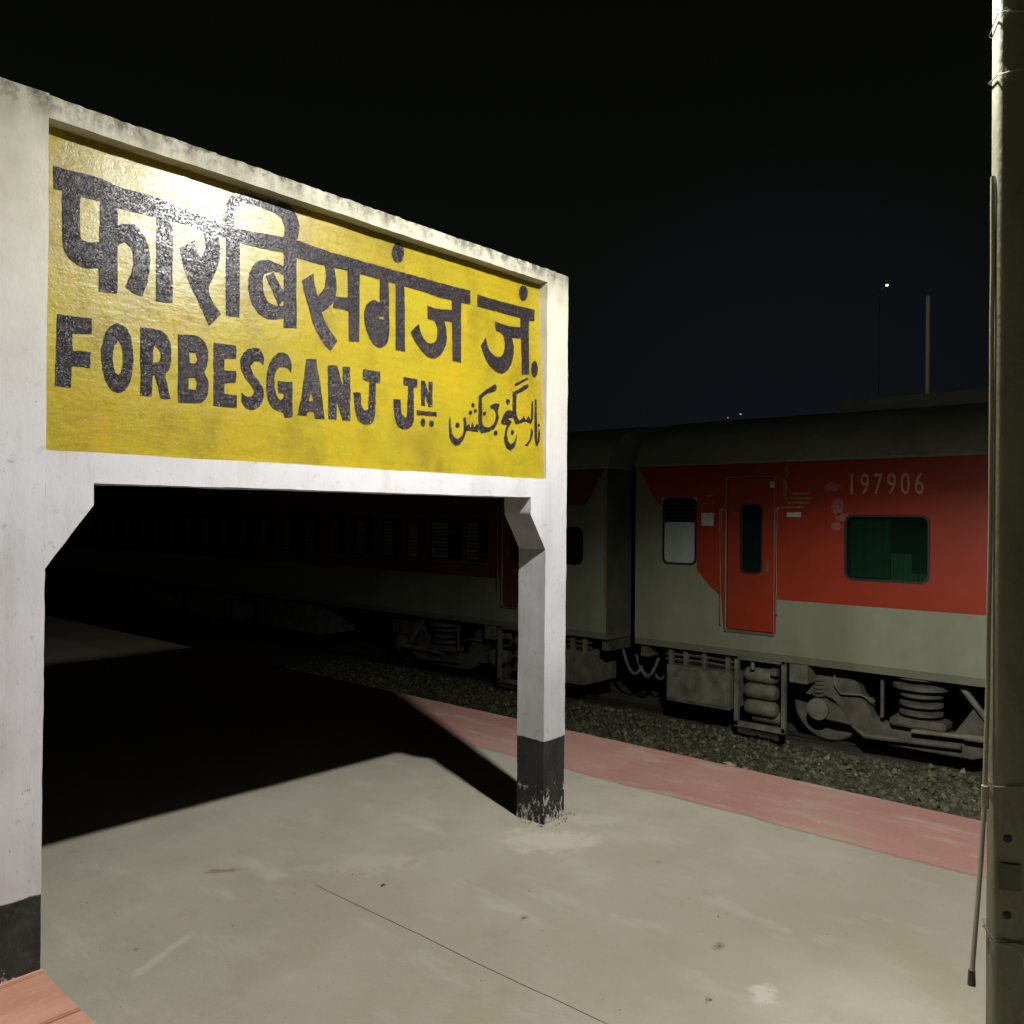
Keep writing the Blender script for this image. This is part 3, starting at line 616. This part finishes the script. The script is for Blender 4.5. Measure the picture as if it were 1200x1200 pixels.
# arm and street lamp head above the frame
Lr = LAMP - Vector((PX, PY, 0))
part('arm', MB().tube([(0, 0, 3.86), (0, .10, 3.84), (Lr.x, Lr.y - .06, Lr.z + .10), (Lr.x, Lr.y, Lr.z + .075)], .021, 10), POLE, lp, smooth=True)
hd = part('lamp_head', MB().lathe(Lr + Vector((0, 0, .012)), (0, 0, 1), [(.095, 0), (.10, .02), (.085, .05), (.03, .07)], 20), UNDERG, lp, smooth=True)
part('lens', MB().lathe(Lr + Vector((0, 0, .004)), (0, 0, 1), [(.085, 0), (.088, .007)], 20), LENS, hd)
# weathered pipe strapped to the post, its lower end swinging free
R2 = Vector((sin(A), -cos(A), 0)); F2 = Vector((cos(A), sin(A), 0))
def vp(px, py, z=2.22):      # helper: world point at forward distance z for a bearing given in metres per metre
    return EYE + F2 * z + R2 * (px * z) + Vector((0, 0, py * z))
pts = [vp(.5612, .402, 2.3), vp(.5612, .2, 2.3), vp(.5605, .0, 2.3), vp(.5585, -.2, 2.3), vp(.5565, -.325, 2.29), vp(.5525, -.40, 2.28), vp(.5425, -.535, 2.26)]
cp = thing('conduit_pipe', 'thin pale conduit pipe strapped to the lamp post, lower end hanging free', 'pipe', tuple(pts[-1]))
rel = [p - pts[-1] for p in pts]
dense = []
for i in range(len(rel) - 1):
    for k in range(6):
        q = rel[i].lerp(rel[i + 1], k / 6); dense.append(q + Vector((.0015 * noise.noise(q * 4), .0015 * noise.noise(q * 5 + Vector((3, 0, 0))), 0)))
dense.append(rel[-1])
nd = len(dense)
part('pipe', MB().tube(dense, [.0062 - .0 * min(1, max(0, (i / nd - .30) / .25)) for i in range(nd)], 10), PVC, cp, smooth=True)
part('end_socket', MB().tube([(0, 0, .018), (-.0015, 0, -.022)], [.0085, .0105], 10), BROWN, cp, smooth=True)
part('coupling', MB().tube([rel[4] + Vector((0, 0, .03)), rel[4] - Vector((0, 0, .03))], .0095, 10), PVC, cp, smooth=True)

# ================================================================== PASSENGER COACHES
# coach frame: x into the coach (0 = side facing the platform), y metres from its near end, z above rail
def coach(label, yend, sgn, windows, length=23.5, number=None, detail=True, bogies=True, RED=RED):
    root = thing('passenger_coach', label, 'train coach', (10.2, yend, RZ), 'red and grey coaches of the standing train')
    Y = lambda s: sgn * s
    WD = 3.24; ZL, ZH, ZR = 1.14, 3.55, 1.82
    dr0, dr1 = 1.40, 2.06; dz0, dz1 = 1.385, 3.36
    rings = [[(Y(0), ZL), (Y(length), ZL), (Y(length), ZH), (Y(0), ZH)]]
    holes = [rrect(min(Y(dr0), Y(dr1)), max(Y(dr0), Y(dr1)), dz0, dz1, .03, 2)]
    holes += [rrect(min(Y(a), Y(b)), max(Y(a), Y(b)), c, d, r, 4) for a, b, c, d, r, k in windows]
    M3 = lambda vf, x: ([(x - 0 + z, p, q) for p, q, z in vf[0]], vf[1])
    gv, gf = M3(plate(rings + holes, .03), 0)
    part('side_wall', MB().add(gv, gf), GREY, root)
    # red livery painted round the grey end and the toilet window
    wx = windows[0][1] + .02; wz1 = max(3.0, windows[0][3] + .02)
    cut = [(0.02, 3.54), (.12, 3.42), (.26, 3.17), (.36, 3.04), (.43, 2.98), (.43, wz1), (wx, wz1), (wx, 2.14), (1.17, 1.93), (1.34, 1.80), (1.37, 1.385), (2.09, 1.385), (2.10, 1.82)]
    outer = [(Y(a), b) for a, b in cut] + [(Y(length - .6), ZR), (Y(length - .02), 3.54)]
    big = [rrect(min(Y(a), Y(b)) - .012, max(Y(a), Y(b)) + .012, c - .012, d + .012, r + .01, 4) for a, b, c, d, r, k in windows if a > .6]
    dd = [rrect(min(Y(dr0), Y(dr1)) - .008, max(Y(dr0), Y(dr1)) + .008, dz0 + .001, dz1 + .008, .03, 2)]
    # the toilet window sits across the livery edge, its frame covers the seam
    part('red_livery', MB().add(*M3(plate([outer] + big + dd, .003), -.004)), RED, root)
    # lower turn-under, sole bar and the far side, ends, floor
    part('sole_bar', MB().prism([(Y(0), 0), (Y(length), 0), (Y(length), 0), (Y(0), 0)], 0, 0).add([(0, Y(0), ZL), (0, Y(length), ZL), (.05, Y(length), ZL - .10), (.05, Y(0), ZL - .10), (.2, Y(length), ZL - .10), (.2, Y(0), ZL - .10)], [(0, 1, 2, 3), (3, 2, 4, 5)]), GREY, root)
    bodyb = MB().add([(.2, Y(0), ZL - .10), (.2, Y(length), ZL - .1), (WD, Y(length), ZL - .1), (WD, Y(0), ZL - .1), (WD, Y(0), ZH), (WD, Y(length), ZH), (.0, Y(0), ZH), (0, Y(length), ZH), (0, Y(0), ZL - .1), (0, Y(length), ZL - .1)], [(0, 1, 2, 3), (3, 2, 5, 4)])
    part('body_shell', bodyb, GREY, root)
    for s, q in ((0, ((0, .9), (0, 3.55), (3.24, 3.55), (3.24, .9))), (length, ((0, .9), (0, 3.55), (3.24, 3.55), (3.24, .9)))):
        part('end_wall', MB().box(.002, 3.238, *sorted((Y(s), Y(s - .004 if s == 0 else s + .004))), ZL - .1, ZH), ENDM, root)
    part('dark_backing', MB().box(.55, .58, min(Y(.1), Y(length - .1)), max(Y(.1), Y(length - .1)), 1.2, 3.5), DARK, root)  # near-black sheet, the shade of the unlit interior put into its colour
    # roof
    pr = [(-.012, ZH - .01), (-.03, ZH + .02), (-.012, ZH + .05), (.03, 3.74), (.15, 3.92), (.42, 4.08), (.9, 4.22), (1.62, 4.28), (2.34, 4.22), (2.82, 4.08), (3.09, 3.92), (3.21, 3.74), (3.25, ZH)]
    rb = MB(); nst = 24; npf = len(pr)
    st = [-.02, .04] + [length * k / nst for k in range(1, nst)] + [length - .04, length + .02]
    for i, s in enumerate(st):
        k_ = 1 if 0 < i < len(st) - 1 else .985
        rb.v += [(1.62 + (x - 1.62) * k_, Y(s), ZH + (z - ZH) * (k_ if k_ < 1 else 1)) for x, z in pr]
    rb.f = [(i * npf + k, i * npf + k + 1, (i + 1) * npf + k + 1, (i + 1) * npf + k) for i in range(len(st) - 1) for k in range(npf - 1)] + [tuple(range(npf)), tuple((len(st) - 1) * npf + k for k in range(npf))[::-1]]
    rf = part('roof', rb, ROOFM, root, smooth=True)
    for s0 in (2.5, length - 5.2):
        ac = MB(); a, b = sorted((Y(s0), Y(s0 + 2.7)))
        ac.prism([(a, 4.05), (b, 4.05), (b, 4.26), (b - .10, 4.37), (a + .10, 4.37), (a, 4.26)], .85, 2.4)
        part('roof_unit', ac, ROOFM, rf, bevel=.03)
    # door
    a, b = sorted((Y(dr0), Y(dr1)))
    w0, w1 = sorted((Y(dr0 + .20), Y(dr0 + .47)))
    dv, df = M3(plate([rrect(a + .008, b - .008, dz0 + .01, dz1 - .008, .025, 2), rrect(w0, w1, 2.14, 3.0, .06, 4)], .03), .035)
    door = part('door', MB().add(dv, df), RED, root)
    part('pane', MB().box(.055, .06, w0 - .01, w1 + .01, 2.12, 3.02), GLASS, door)
    part('window_seal', MB().add(*M3(plate([rrect(w0 - .018, w1 + .018, 2.12, 3.02, .07, 4), rrect(w0, w1, 2.14, 3.0, .06, 4)], .008), .028)), RUBBER, door)
    hy = Y(dr0 + .56)
    part('handle', MB().box(.02, .034, hy - .012, hy + .012, 2.16, 2.30), STEEL, door)
    part('threshold', MB().box(-.02, .03, a - .01, b + .01, dz0 - .03, dz0 - .004), STEEL, root)
    for s, z0, z1 in ((1.345, 1.42, 2.95), (2.115, 1.62, 2.97)):
        yy = Y(s); part('handrail', MB().tube([(.0, yy, z0), (-.05, yy, z0 + .03), (-.05, yy, z1 - .03), (0, yy, z1)], .015, 8), HANDM, root, smooth=True)
    part('rain_strip', MB().box(-.022, -.004, a - .05, b + .05, dz1 + .03, dz1 + .05), RED, root)
    # windows
    for a_, b_, c, d, r, kind in windows:
        a, b = sorted((Y(a_), Y(b_)))
        fr = part('window', MB().add(*M3(plate([rrect(a - .016, b + .016, c - .016, d + .016, r + .016, 5), rrect(a + .012, b - .012, c + .012, d - .012, r, 5)], .014), -.010)), RUBBER, root)
        if kind == 'toilet':
            mid = c + (d - c) * .64
            part('frosted_pane', MB().add(*M3(plate([rrect(a + .010, b - .010, c + .008, mid, .05, 4)], .006), .002)), FROST, fr)
            part('louvre', (lambda q: [q.box(.004, .024, a + .014, b - .014, mid + .03 + k * .05, mid + .045 + k * .05) for k in range(5)] and q)(MB()), RUBBER, fr)
            part('upper_pane', MB().box(.03, .034, a, b, mid, d), GLASS, fr)
        elif kind == 'plain':
            part('pane', MB().box(.012, .018, a, b, c, d), GLASS, fr)
        elif kind == 'sealed':
            part('pane', MB().box(.012, .018, a, b, c, d), GLASS, fr)
            cw = (b - a)
            pv = []
            for (u0, u1, h0, h1, mt) in ((.02, .50, .02, .98, CURT), (.52, .76, .0, .42, PALECURT), (.76, .98, .0, .12, PALECURT)):
                p0 = b - cw * u0; p1 = b - cw * u1; q = MB(); nn = 14
                v = [(.13 + .012 * sin(k * 1.9), p0 + (p1 - p0) * k / nn, c + (d - c) * h) for k in range(nn + 1) for h in (h0, h1)]
                q.add(v, [(2 * k, 2 * k + 1, 2 * k + 3, 2 * k + 2) for k in range(nn)])
                part('curtain', q, mt, fr)
        else:
            part('pane', MB().box(.035, .04, a, (a + b) / 2 + .06, c, d), GLASS, fr)
            part('shutter', (lambda q: [q.box(.018, .03, (a + b) / 2, b - .01, c + .02 + k * .062, c + .066 + k * .062) for k in range(int((d - c) / .062))] and q)(MB()), GREY, fr)
            part('sill', MB().box(-.03, .01, a - .03, b + .03, c - .05, c - .03), STEEL, fr)
            for k in range(5):
                z = c + (d - c) * (k + 1) / 6; part('window_bar', MB().tube([(.0, a, z), (0, b, z)], .007, 6), STEEL, fr)
    # gangway bellows
    g = MB(); npz = 0
    for k in range(5):
        s = -.02 - .048 * k; o = .03 if k % 2 else 0
        a, b = sorted((Y(s), Y(s - .03))); g.box(.78 + o, 2.46 - o, a, b, 1.35 + o, 3.62 - o)
    part('gangway_bellows', g, RUBBER, root)
    if detail:
        part('end_stripe', MB().box(-.003, .001, *sorted((Y(.0), Y(.04))), 1.5, 3.3), YLINE if sgn > 0 else GREY, root)
    # underframe: drawgear, hose, battery box, air tanks, bogies
    a, b = sorted((Y(-.25), Y(.5)))
    part('coupler', MB().box(1.42, 1.82, a, b, .88, 1.12).box(1.36, 1.88, *sorted((Y(-.30), Y(-.12))), .80, 1.16), UNDER, root, bevel=.02)
    for k, (hx, dp) in enumerate(((.55, .52), (.9, .62), (1.15, .45))):
        part('brake_hose', MB().tube([(hx, Y(.12 - .52 * t), 1.02 - dp * (1 - (2 * t - 1) ** 2)) for t in [i / 14 for i in range(15)]], .024, 8), UNDERG if k == 0 else UNDER, root, smooth=True)
    part('headstock', MB().box(.12, 3.1, *sorted((Y(.02), Y(.16))), .86, 1.05), UNDER, root, bevel=.01)
    bb = part('battery_box', MB().box(.10, .95, *sorted((Y(.46), Y(1.42))), .30, .80), UNDERG, root, bevel=.012)
    part('lid', MB().box(.075, .10, *sorted((Y(.98), Y(1.40))), .34, .77), UNDERG, bb, bevel=.006)
    part('lid', MB().box(.075, .10, *sorted((Y(.50), Y(.92))), .34, .77), UNDERG, bb, bevel=.006)
    for s in (.60, 1.2): part('latch', MB().box(.055, .078, *sorted((Y(s), Y(s + .05))), .66, .73), STEEL, bb)
    for s in (.47, .70, .98, 1.33): part('hanger', MB().box(.14, .20, *sorted((Y(s), Y(s + .06))), .79, 1.06), UNDERG, root)
    part('pipework', (lambda q: [q.tube([(.2, Y(.4), z), (.2, Y(1.0), z + .02), (.24, Y(1.45), z - .01)], .018, 6) for z in (.86, .93, .99)] and q)(MB()), UNDER, root, smooth=True)
    part('hanger', MB().tube([(.08, Y(1.05), .80), (.08, Y(1.05), 1.04)], .017, 6), STEEL, root)
    fr = MB()
    for s in (1.50, 2.14): fr.box(.06, .12, *sorted((Y(s), Y(s + .055))), .14, 1.05)
    fr.box(.06, .12, *sorted((Y(1.50), Y(2.19))), .13, .20); fr.box(.06, .12, *sorted((Y(1.50), Y(2.19))), 1.0, 1.06)
    tk = part('tank_rack', fr, UNDERG, root, bevel=.004)
    for z in (.36, .575, .79):
        part('air_tank', MB().lathe((.30, Y(1.54), z), (0, sgn, 0), [(.03, 0), (.075, .015), (.10, .05), (.10, .40), (.075, .44), (.03, .455)], 18), UNDERG, tk, smooth=True)
    part('air_tank', MB().lathe((.42, Y(1.60), .24), (0, sgn, 0), [(.04, 0), (.09, .02), (.09, .40), (.04, .44)], 16), UNDERG, tk, smooth=True)
    part('valve', MB().box(.10, .18, *sorted((Y(1.98), Y(2.06))), .84, .93), STEEL, tk); part('valve', MB().tube([(.14, Y(1.72), .88), (.14, Y(1.72), 1.02)], .03, 8), STEEL, tk)
    part('step_box', MB().box(.05, .30, *sorted((Y(2.25), Y(2.48))), .80, 1.03), UNDERG, root, bevel=.008)
    for c0 in (3.70, length - 3.70):
        bogie(root, Y(c0), sgn)
    for s in (7.2, 10.5, 13.6):
        part('equipment_box', MB().box(.15, 1.1, *sorted((Y(s), Y(s + 2.2))), .38, 1.0), UNDERG, root, bevel=.015)
    if number:
        tcu = bpy.data.curves.new('number', 'FONT'); tcu.body = number; tcu.size = .33; tcu.extrude = .001; tcu.space_character = 1.32; tcu.resolution_u = 3
        to = bpy.data.objects.new('number', tcu); COL.objects.link(to); dg = bpy.context.evaluated_depsgraph_get(); dg.update()
        me = bpy.data.meshes.new_from_object(to.evaluated_get(dg)); bpy.data.objects.remove(to)
        xs = [v.co.x for v in me.vertices]; zs = [v.co.y for v in me.vertices]
        kx = .81 / (max(xs) - min(xs)); kz = .245 / (max(zs) - min(zs))
        for v in me.vertices: v.co = Vector((-.006 + v.co.z, 3.71 - yend - (v.co.x - min(xs)) * kx, 3.125 + (v.co.y - min(zs)) * kz))
        link('coach_number', me, DIGIT, root)
        y = lambda w: w - yend
        part('notice', MB().box(-.008, -.004, y(5.50), y(5.68), 2.73, 2.90), CREAM, root)
        part('notice', MB().box(-.009, -.0045, y(4.31), y(4.49), 2.855, 2.915), CREAM, root)
        em = MB()
        for k, (w0, w1) in enumerate(((.24, .30), (.13, .33), (.18, .30), (.10, .22))): em.box(-.007, -.0045, y(4.50 - w1), y(4.50 - w0 + .16), 3.13 - k * .055, 3.155 - k * .055)
        part('faded_emblem', em, FADED, root)
        part('destination_plate', MB().box(-.008, -.0045, y(5.5), y(5.66), 3.02, 3.035).box(-.008, -.0045, y(5.52), y(5.62), 3.11, 3.14), FADED, root)
        random.seed(3)
        for (cy, cz, ry, rz_) in ((4.50, 3.42, .035, .07), (3.92, 3.22, .09, .05), (3.86, 2.98, .07, .10), (3.80, 2.86, .08, .05), (3.88, 2.75, .06, .05), (4.52, 3.22, .03, .12)):
            rg = [(y(cy) + ry * (1 + .5 * noise.noise(Vector((cy * 9, k, 0)))) * cos(k * pi / 8), cz + rz_ * (1 + .5 * noise.noise(Vector((k, cz * 7, 3)))) * sin(k * pi / 8)) for k in range(16)]
            vv, ff = plate([smooth_ring(rg, 3, 120)], .0008); part('scuff_patch', MB().add([(-.0052 + c - .0002 * (cz > 3), a, b) for a, b, c in vv], ff), SCUFF, root)
        part('door_lamp', MB().box(-.016, -.004, y(4.66), y(4.71), 3.22, 3.30), CREAM, root)
    return root

def bogie(root, yc, sgn):
    W = 1.20
    # side frame: dips between raised ends over the axle boxes
    for x0 in (.36, 2.74):
        half = [(0, .36), (.44, .36), (.52, .40), (.60, .52), (.70, .74), (.80, .86), (.92, .93), (1.10, .95), (1.36, .93), (1.46, .86), (1.50, .74), (1.46, .60), (1.36, .56), (1.16, .58), (1.02, .54), (.92, .44), (.80, .26), (.68, .15), (.54, .10), (0, .12)]
        prof = half[1:-1] + [(-p, q) for p, q in half[1:-1]][::-1]
        fr = part('bogie_frame', MB().prism([(yc + a, b + .06) for a, b in prof], x0, x0 + .14), BROWN, root, bevel=.012)
        for s in (-1, 1):
            ya = yc + s * W
            part('axle_box', MB().lathe((x0 - .06, ya, .457), (1, 0, 0), [(.08, 0), (.135, .02), (.135, .16), (.15, .2)], 18), UNDERG, fr, smooth=True)
            part('axle_arm', MB().prism([(ya, .34), (ya - s * .62, .30), (ya - s * .62, .44), (ya, .58)], x0 + .02, x0 + .10), BROWN, fr, bevel=.01)
            sp = [(x0 + .06 + .085 * cos(t), ya + .085 * sin(t), .60 + .24 * t / (2 * pi * 5)) for t in [i * .5 for i in range(64)]]
            part('axle_spring', MB().tube(sp, .014, 6), UNDER, fr, smooth=True)
            part('brake_caliper', MB().box(x0 + .10, x0 + .2, *sorted((ya - s * .62, ya - s * .42)), .38, .66), UNDER, fr, bevel=.01)
        # secondary suspension: plates and rubber rings
        part('spring_plate', MB().lathe((x0 + .02, yc, 1.00), (0, 0, 1), [(.30, 0), (.33, .015), (.26, .05), (.16, .06)], 22), UNDERG, fr, smooth=True)
        part('spring_plate', MB().lathe((x0 + .02, yc, .88), (0, 0, 1), [(.27, 0), (.31, .01), (.31, .06), (.25, .075)], 22), UNDER, fr, smooth=True)
        for z in (.57, .67, .78):
            part('spring_ring', MB().lathe((x0 + .02, yc, z), (0, 0, 1), [(.18, 0), (.235, .018), (.235, .05), (.18, .068)], 20), UNDER, fr, smooth=True)
        part('gusset', MB().prism([(yc - sgn * .10 * 0 + sgn * .34, .40), (yc + sgn * .78, .40), (yc + sgn * .60, .80)], x0 - .03, x0 - .001), BROWN, fr, bevel=.006)
        part('spring_seat', MB().box(x0 - .16, x0 + .16, yc - .30, yc + .30, .44, .54), BROWN, fr, bevel=.02)
        # dampers and bars
        part('damper', MB().tube([(x0 - .13, yc + sgn * -.06, .40), (x0 - .13, yc + sgn * 0.5, .43)], .026, 8).tube([(x0 - .13, yc + sgn * .5, .43), (x0 - .13, yc + sgn * 1.02, .44)], .042, 10), UNDERG, fr, smooth=True)
        part('damper', MB().tube([(x0 - .11, yc + sgn * .42, 1.02), (x0 - .11, yc + sgn * .84, .50)], .034, 8), UNDERG, fr, smooth=True)
        part('anti_roll_bar', MB().tube([(x0 - .10, yc - sgn * .40, 1.02), (x0 - .10, yc - sgn * .40, .50)], .022, 8), BROWN, fr, smooth=True)
        part('cross_link', MB().tube([(x0 - .09, yc - .45, .30), (x0 - .09, yc + .6, .24), (x0 - .07, yc + .75, .34)], .03, 8), BROWN, fr, smooth=True)
        part('sand_pipe', MB().tube([(x0 - .05, yc - sgn * .98, 1.04), (x0 - .06, yc - sgn * .98, .80), (x0 - .07, yc - sgn * .90, .70), (x0 - .07, yc - sgn * .66, .72), (x0 - .05, yc - sgn * .5, .66)], .013, 6), UNDERG, fr, smooth=True)
    for s in (-1, 1):
        ya = yc + s * W
        ax = part('axle', MB().tube([(.5, ya, .457), (2.74, ya, .457)], .085, 12), UNDER, root, smooth=True)
        for xw, dx in ((.70, 1), (2.54, -1)):
            part('wheel', MB().lathe((xw, ya, .457), (dx, 0, 0), [(.10, -.05), (.14, -.03), (.15, 0), (.34, .01), (.385, -.02), (.44, -.02), (.4575, 0), (.46, .09), (.485, .11), (.485, .13), (.38, .135), (.10, .12)], 36), UNDER, ax, smooth=True)
        part('brake_disc', MB().lathe((1.15, ya, .457), (1, 0, 0), [(.32, 0), (.32, .10)], 24), STEEL, ax)

# coach with the lit door and its number
wA = [(.46, .955, 2.21, 3.09, .07, 'toilet'), (2.955, 3.875, 2.13, 2.875, .08, 'sealed')]
wA += [(2.955 + 1.86 * k, 3.875 + 1.86 * k, 2.13, 2.875, .08, 'sealed') for k in range(1, 9)]
YA = 6.72
coach('red and grey coach at right numbered 197906, its red door beside a frosted window', YA, -1, wA, number='197906')
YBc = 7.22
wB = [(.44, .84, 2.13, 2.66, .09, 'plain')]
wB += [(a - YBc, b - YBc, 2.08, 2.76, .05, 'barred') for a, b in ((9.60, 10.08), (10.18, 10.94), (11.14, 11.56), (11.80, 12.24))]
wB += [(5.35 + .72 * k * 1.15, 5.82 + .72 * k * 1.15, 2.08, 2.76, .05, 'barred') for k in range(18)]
coach('shaded red coach with barred shuttered windows seen through the name board opening', YBc, 1, wB, RED=REDSHADE)

# ================================================================== FAR LAMPS AND POLES behind the train
def ext(x): return x
FP = {'mast':((34.24, 9.64, -1.45), 11.39),'lamps':[('street_light',(28.53,9.51,-1.45),10.40,0.045,FARLENS,'brightest distant street light in the night sky above the train'),
 ('distant_light',(42.11,21.32,-1.45),8.44,0.06,DIMLENS,'right one of two faint lights just over the coach roof'),
 ('distant_light',(41.67,21.82,-1.45),8.26,0.04,DIMLENS,'left one of two faint lights just over the coach roof')]}
fp = thing('mast', 'bare grey mast rising behind the coach roof, right of the distant lamp', 'mast', FP['mast'][0])
part('mast_pole', MB().tube([(0, 0, 0), (0, 0, FP['mast'][1])], [.095, .075], 12), CREAM, fp, smooth=True)
part('mast_cap', MB().lathe((0, 0, FP['mast'][1]), (0, 0, 1), [(.075, 0), (.075, .05), (.03, .10)], 12), UNDERG, fp, smooth=True)
for (nm, loc, h, r, mt, lab) in FP['lamps']:
    t = thing(nm, lab, 'street light', loc)
    part('pole', MB().tube([(0, 0, 0), (0, 0, h - .1), (-.5, -.4, h + .15)], .009, 6), RUBBER, t, smooth=True)
    hd = part('lamp_head', MB().lathe((-.5, -.4, h + .02 + r), (0, 0, 1), [(r * 1.3, 0), (r * 1.2, r * .5), (r * .4, r * .8)], 12), UNDER, t, smooth=True)
    part('lens', MB().lathe((-.5, -.4, h), (0, 0, 1), [(r * .4, 0), (r, r * .4), (r, r)], 12), mt, hd, smooth=True)
    if nm == 'street_light':
        p0 = Vector((loc[0] - .5, loc[1] - .4, h + loc[2] - .06))
        lamp('mast_fill_spot', 'SPOT', p0, Vector(FP['mast'][0]) + Vector((0, 0, FP['mast'][1] - .9)) - p0, 110, (1, .97, .9), spot_size=radians(70), spot_blend=.6, shadow_soft_size=.06)  # added spot, aimed only at the mast to brighten it
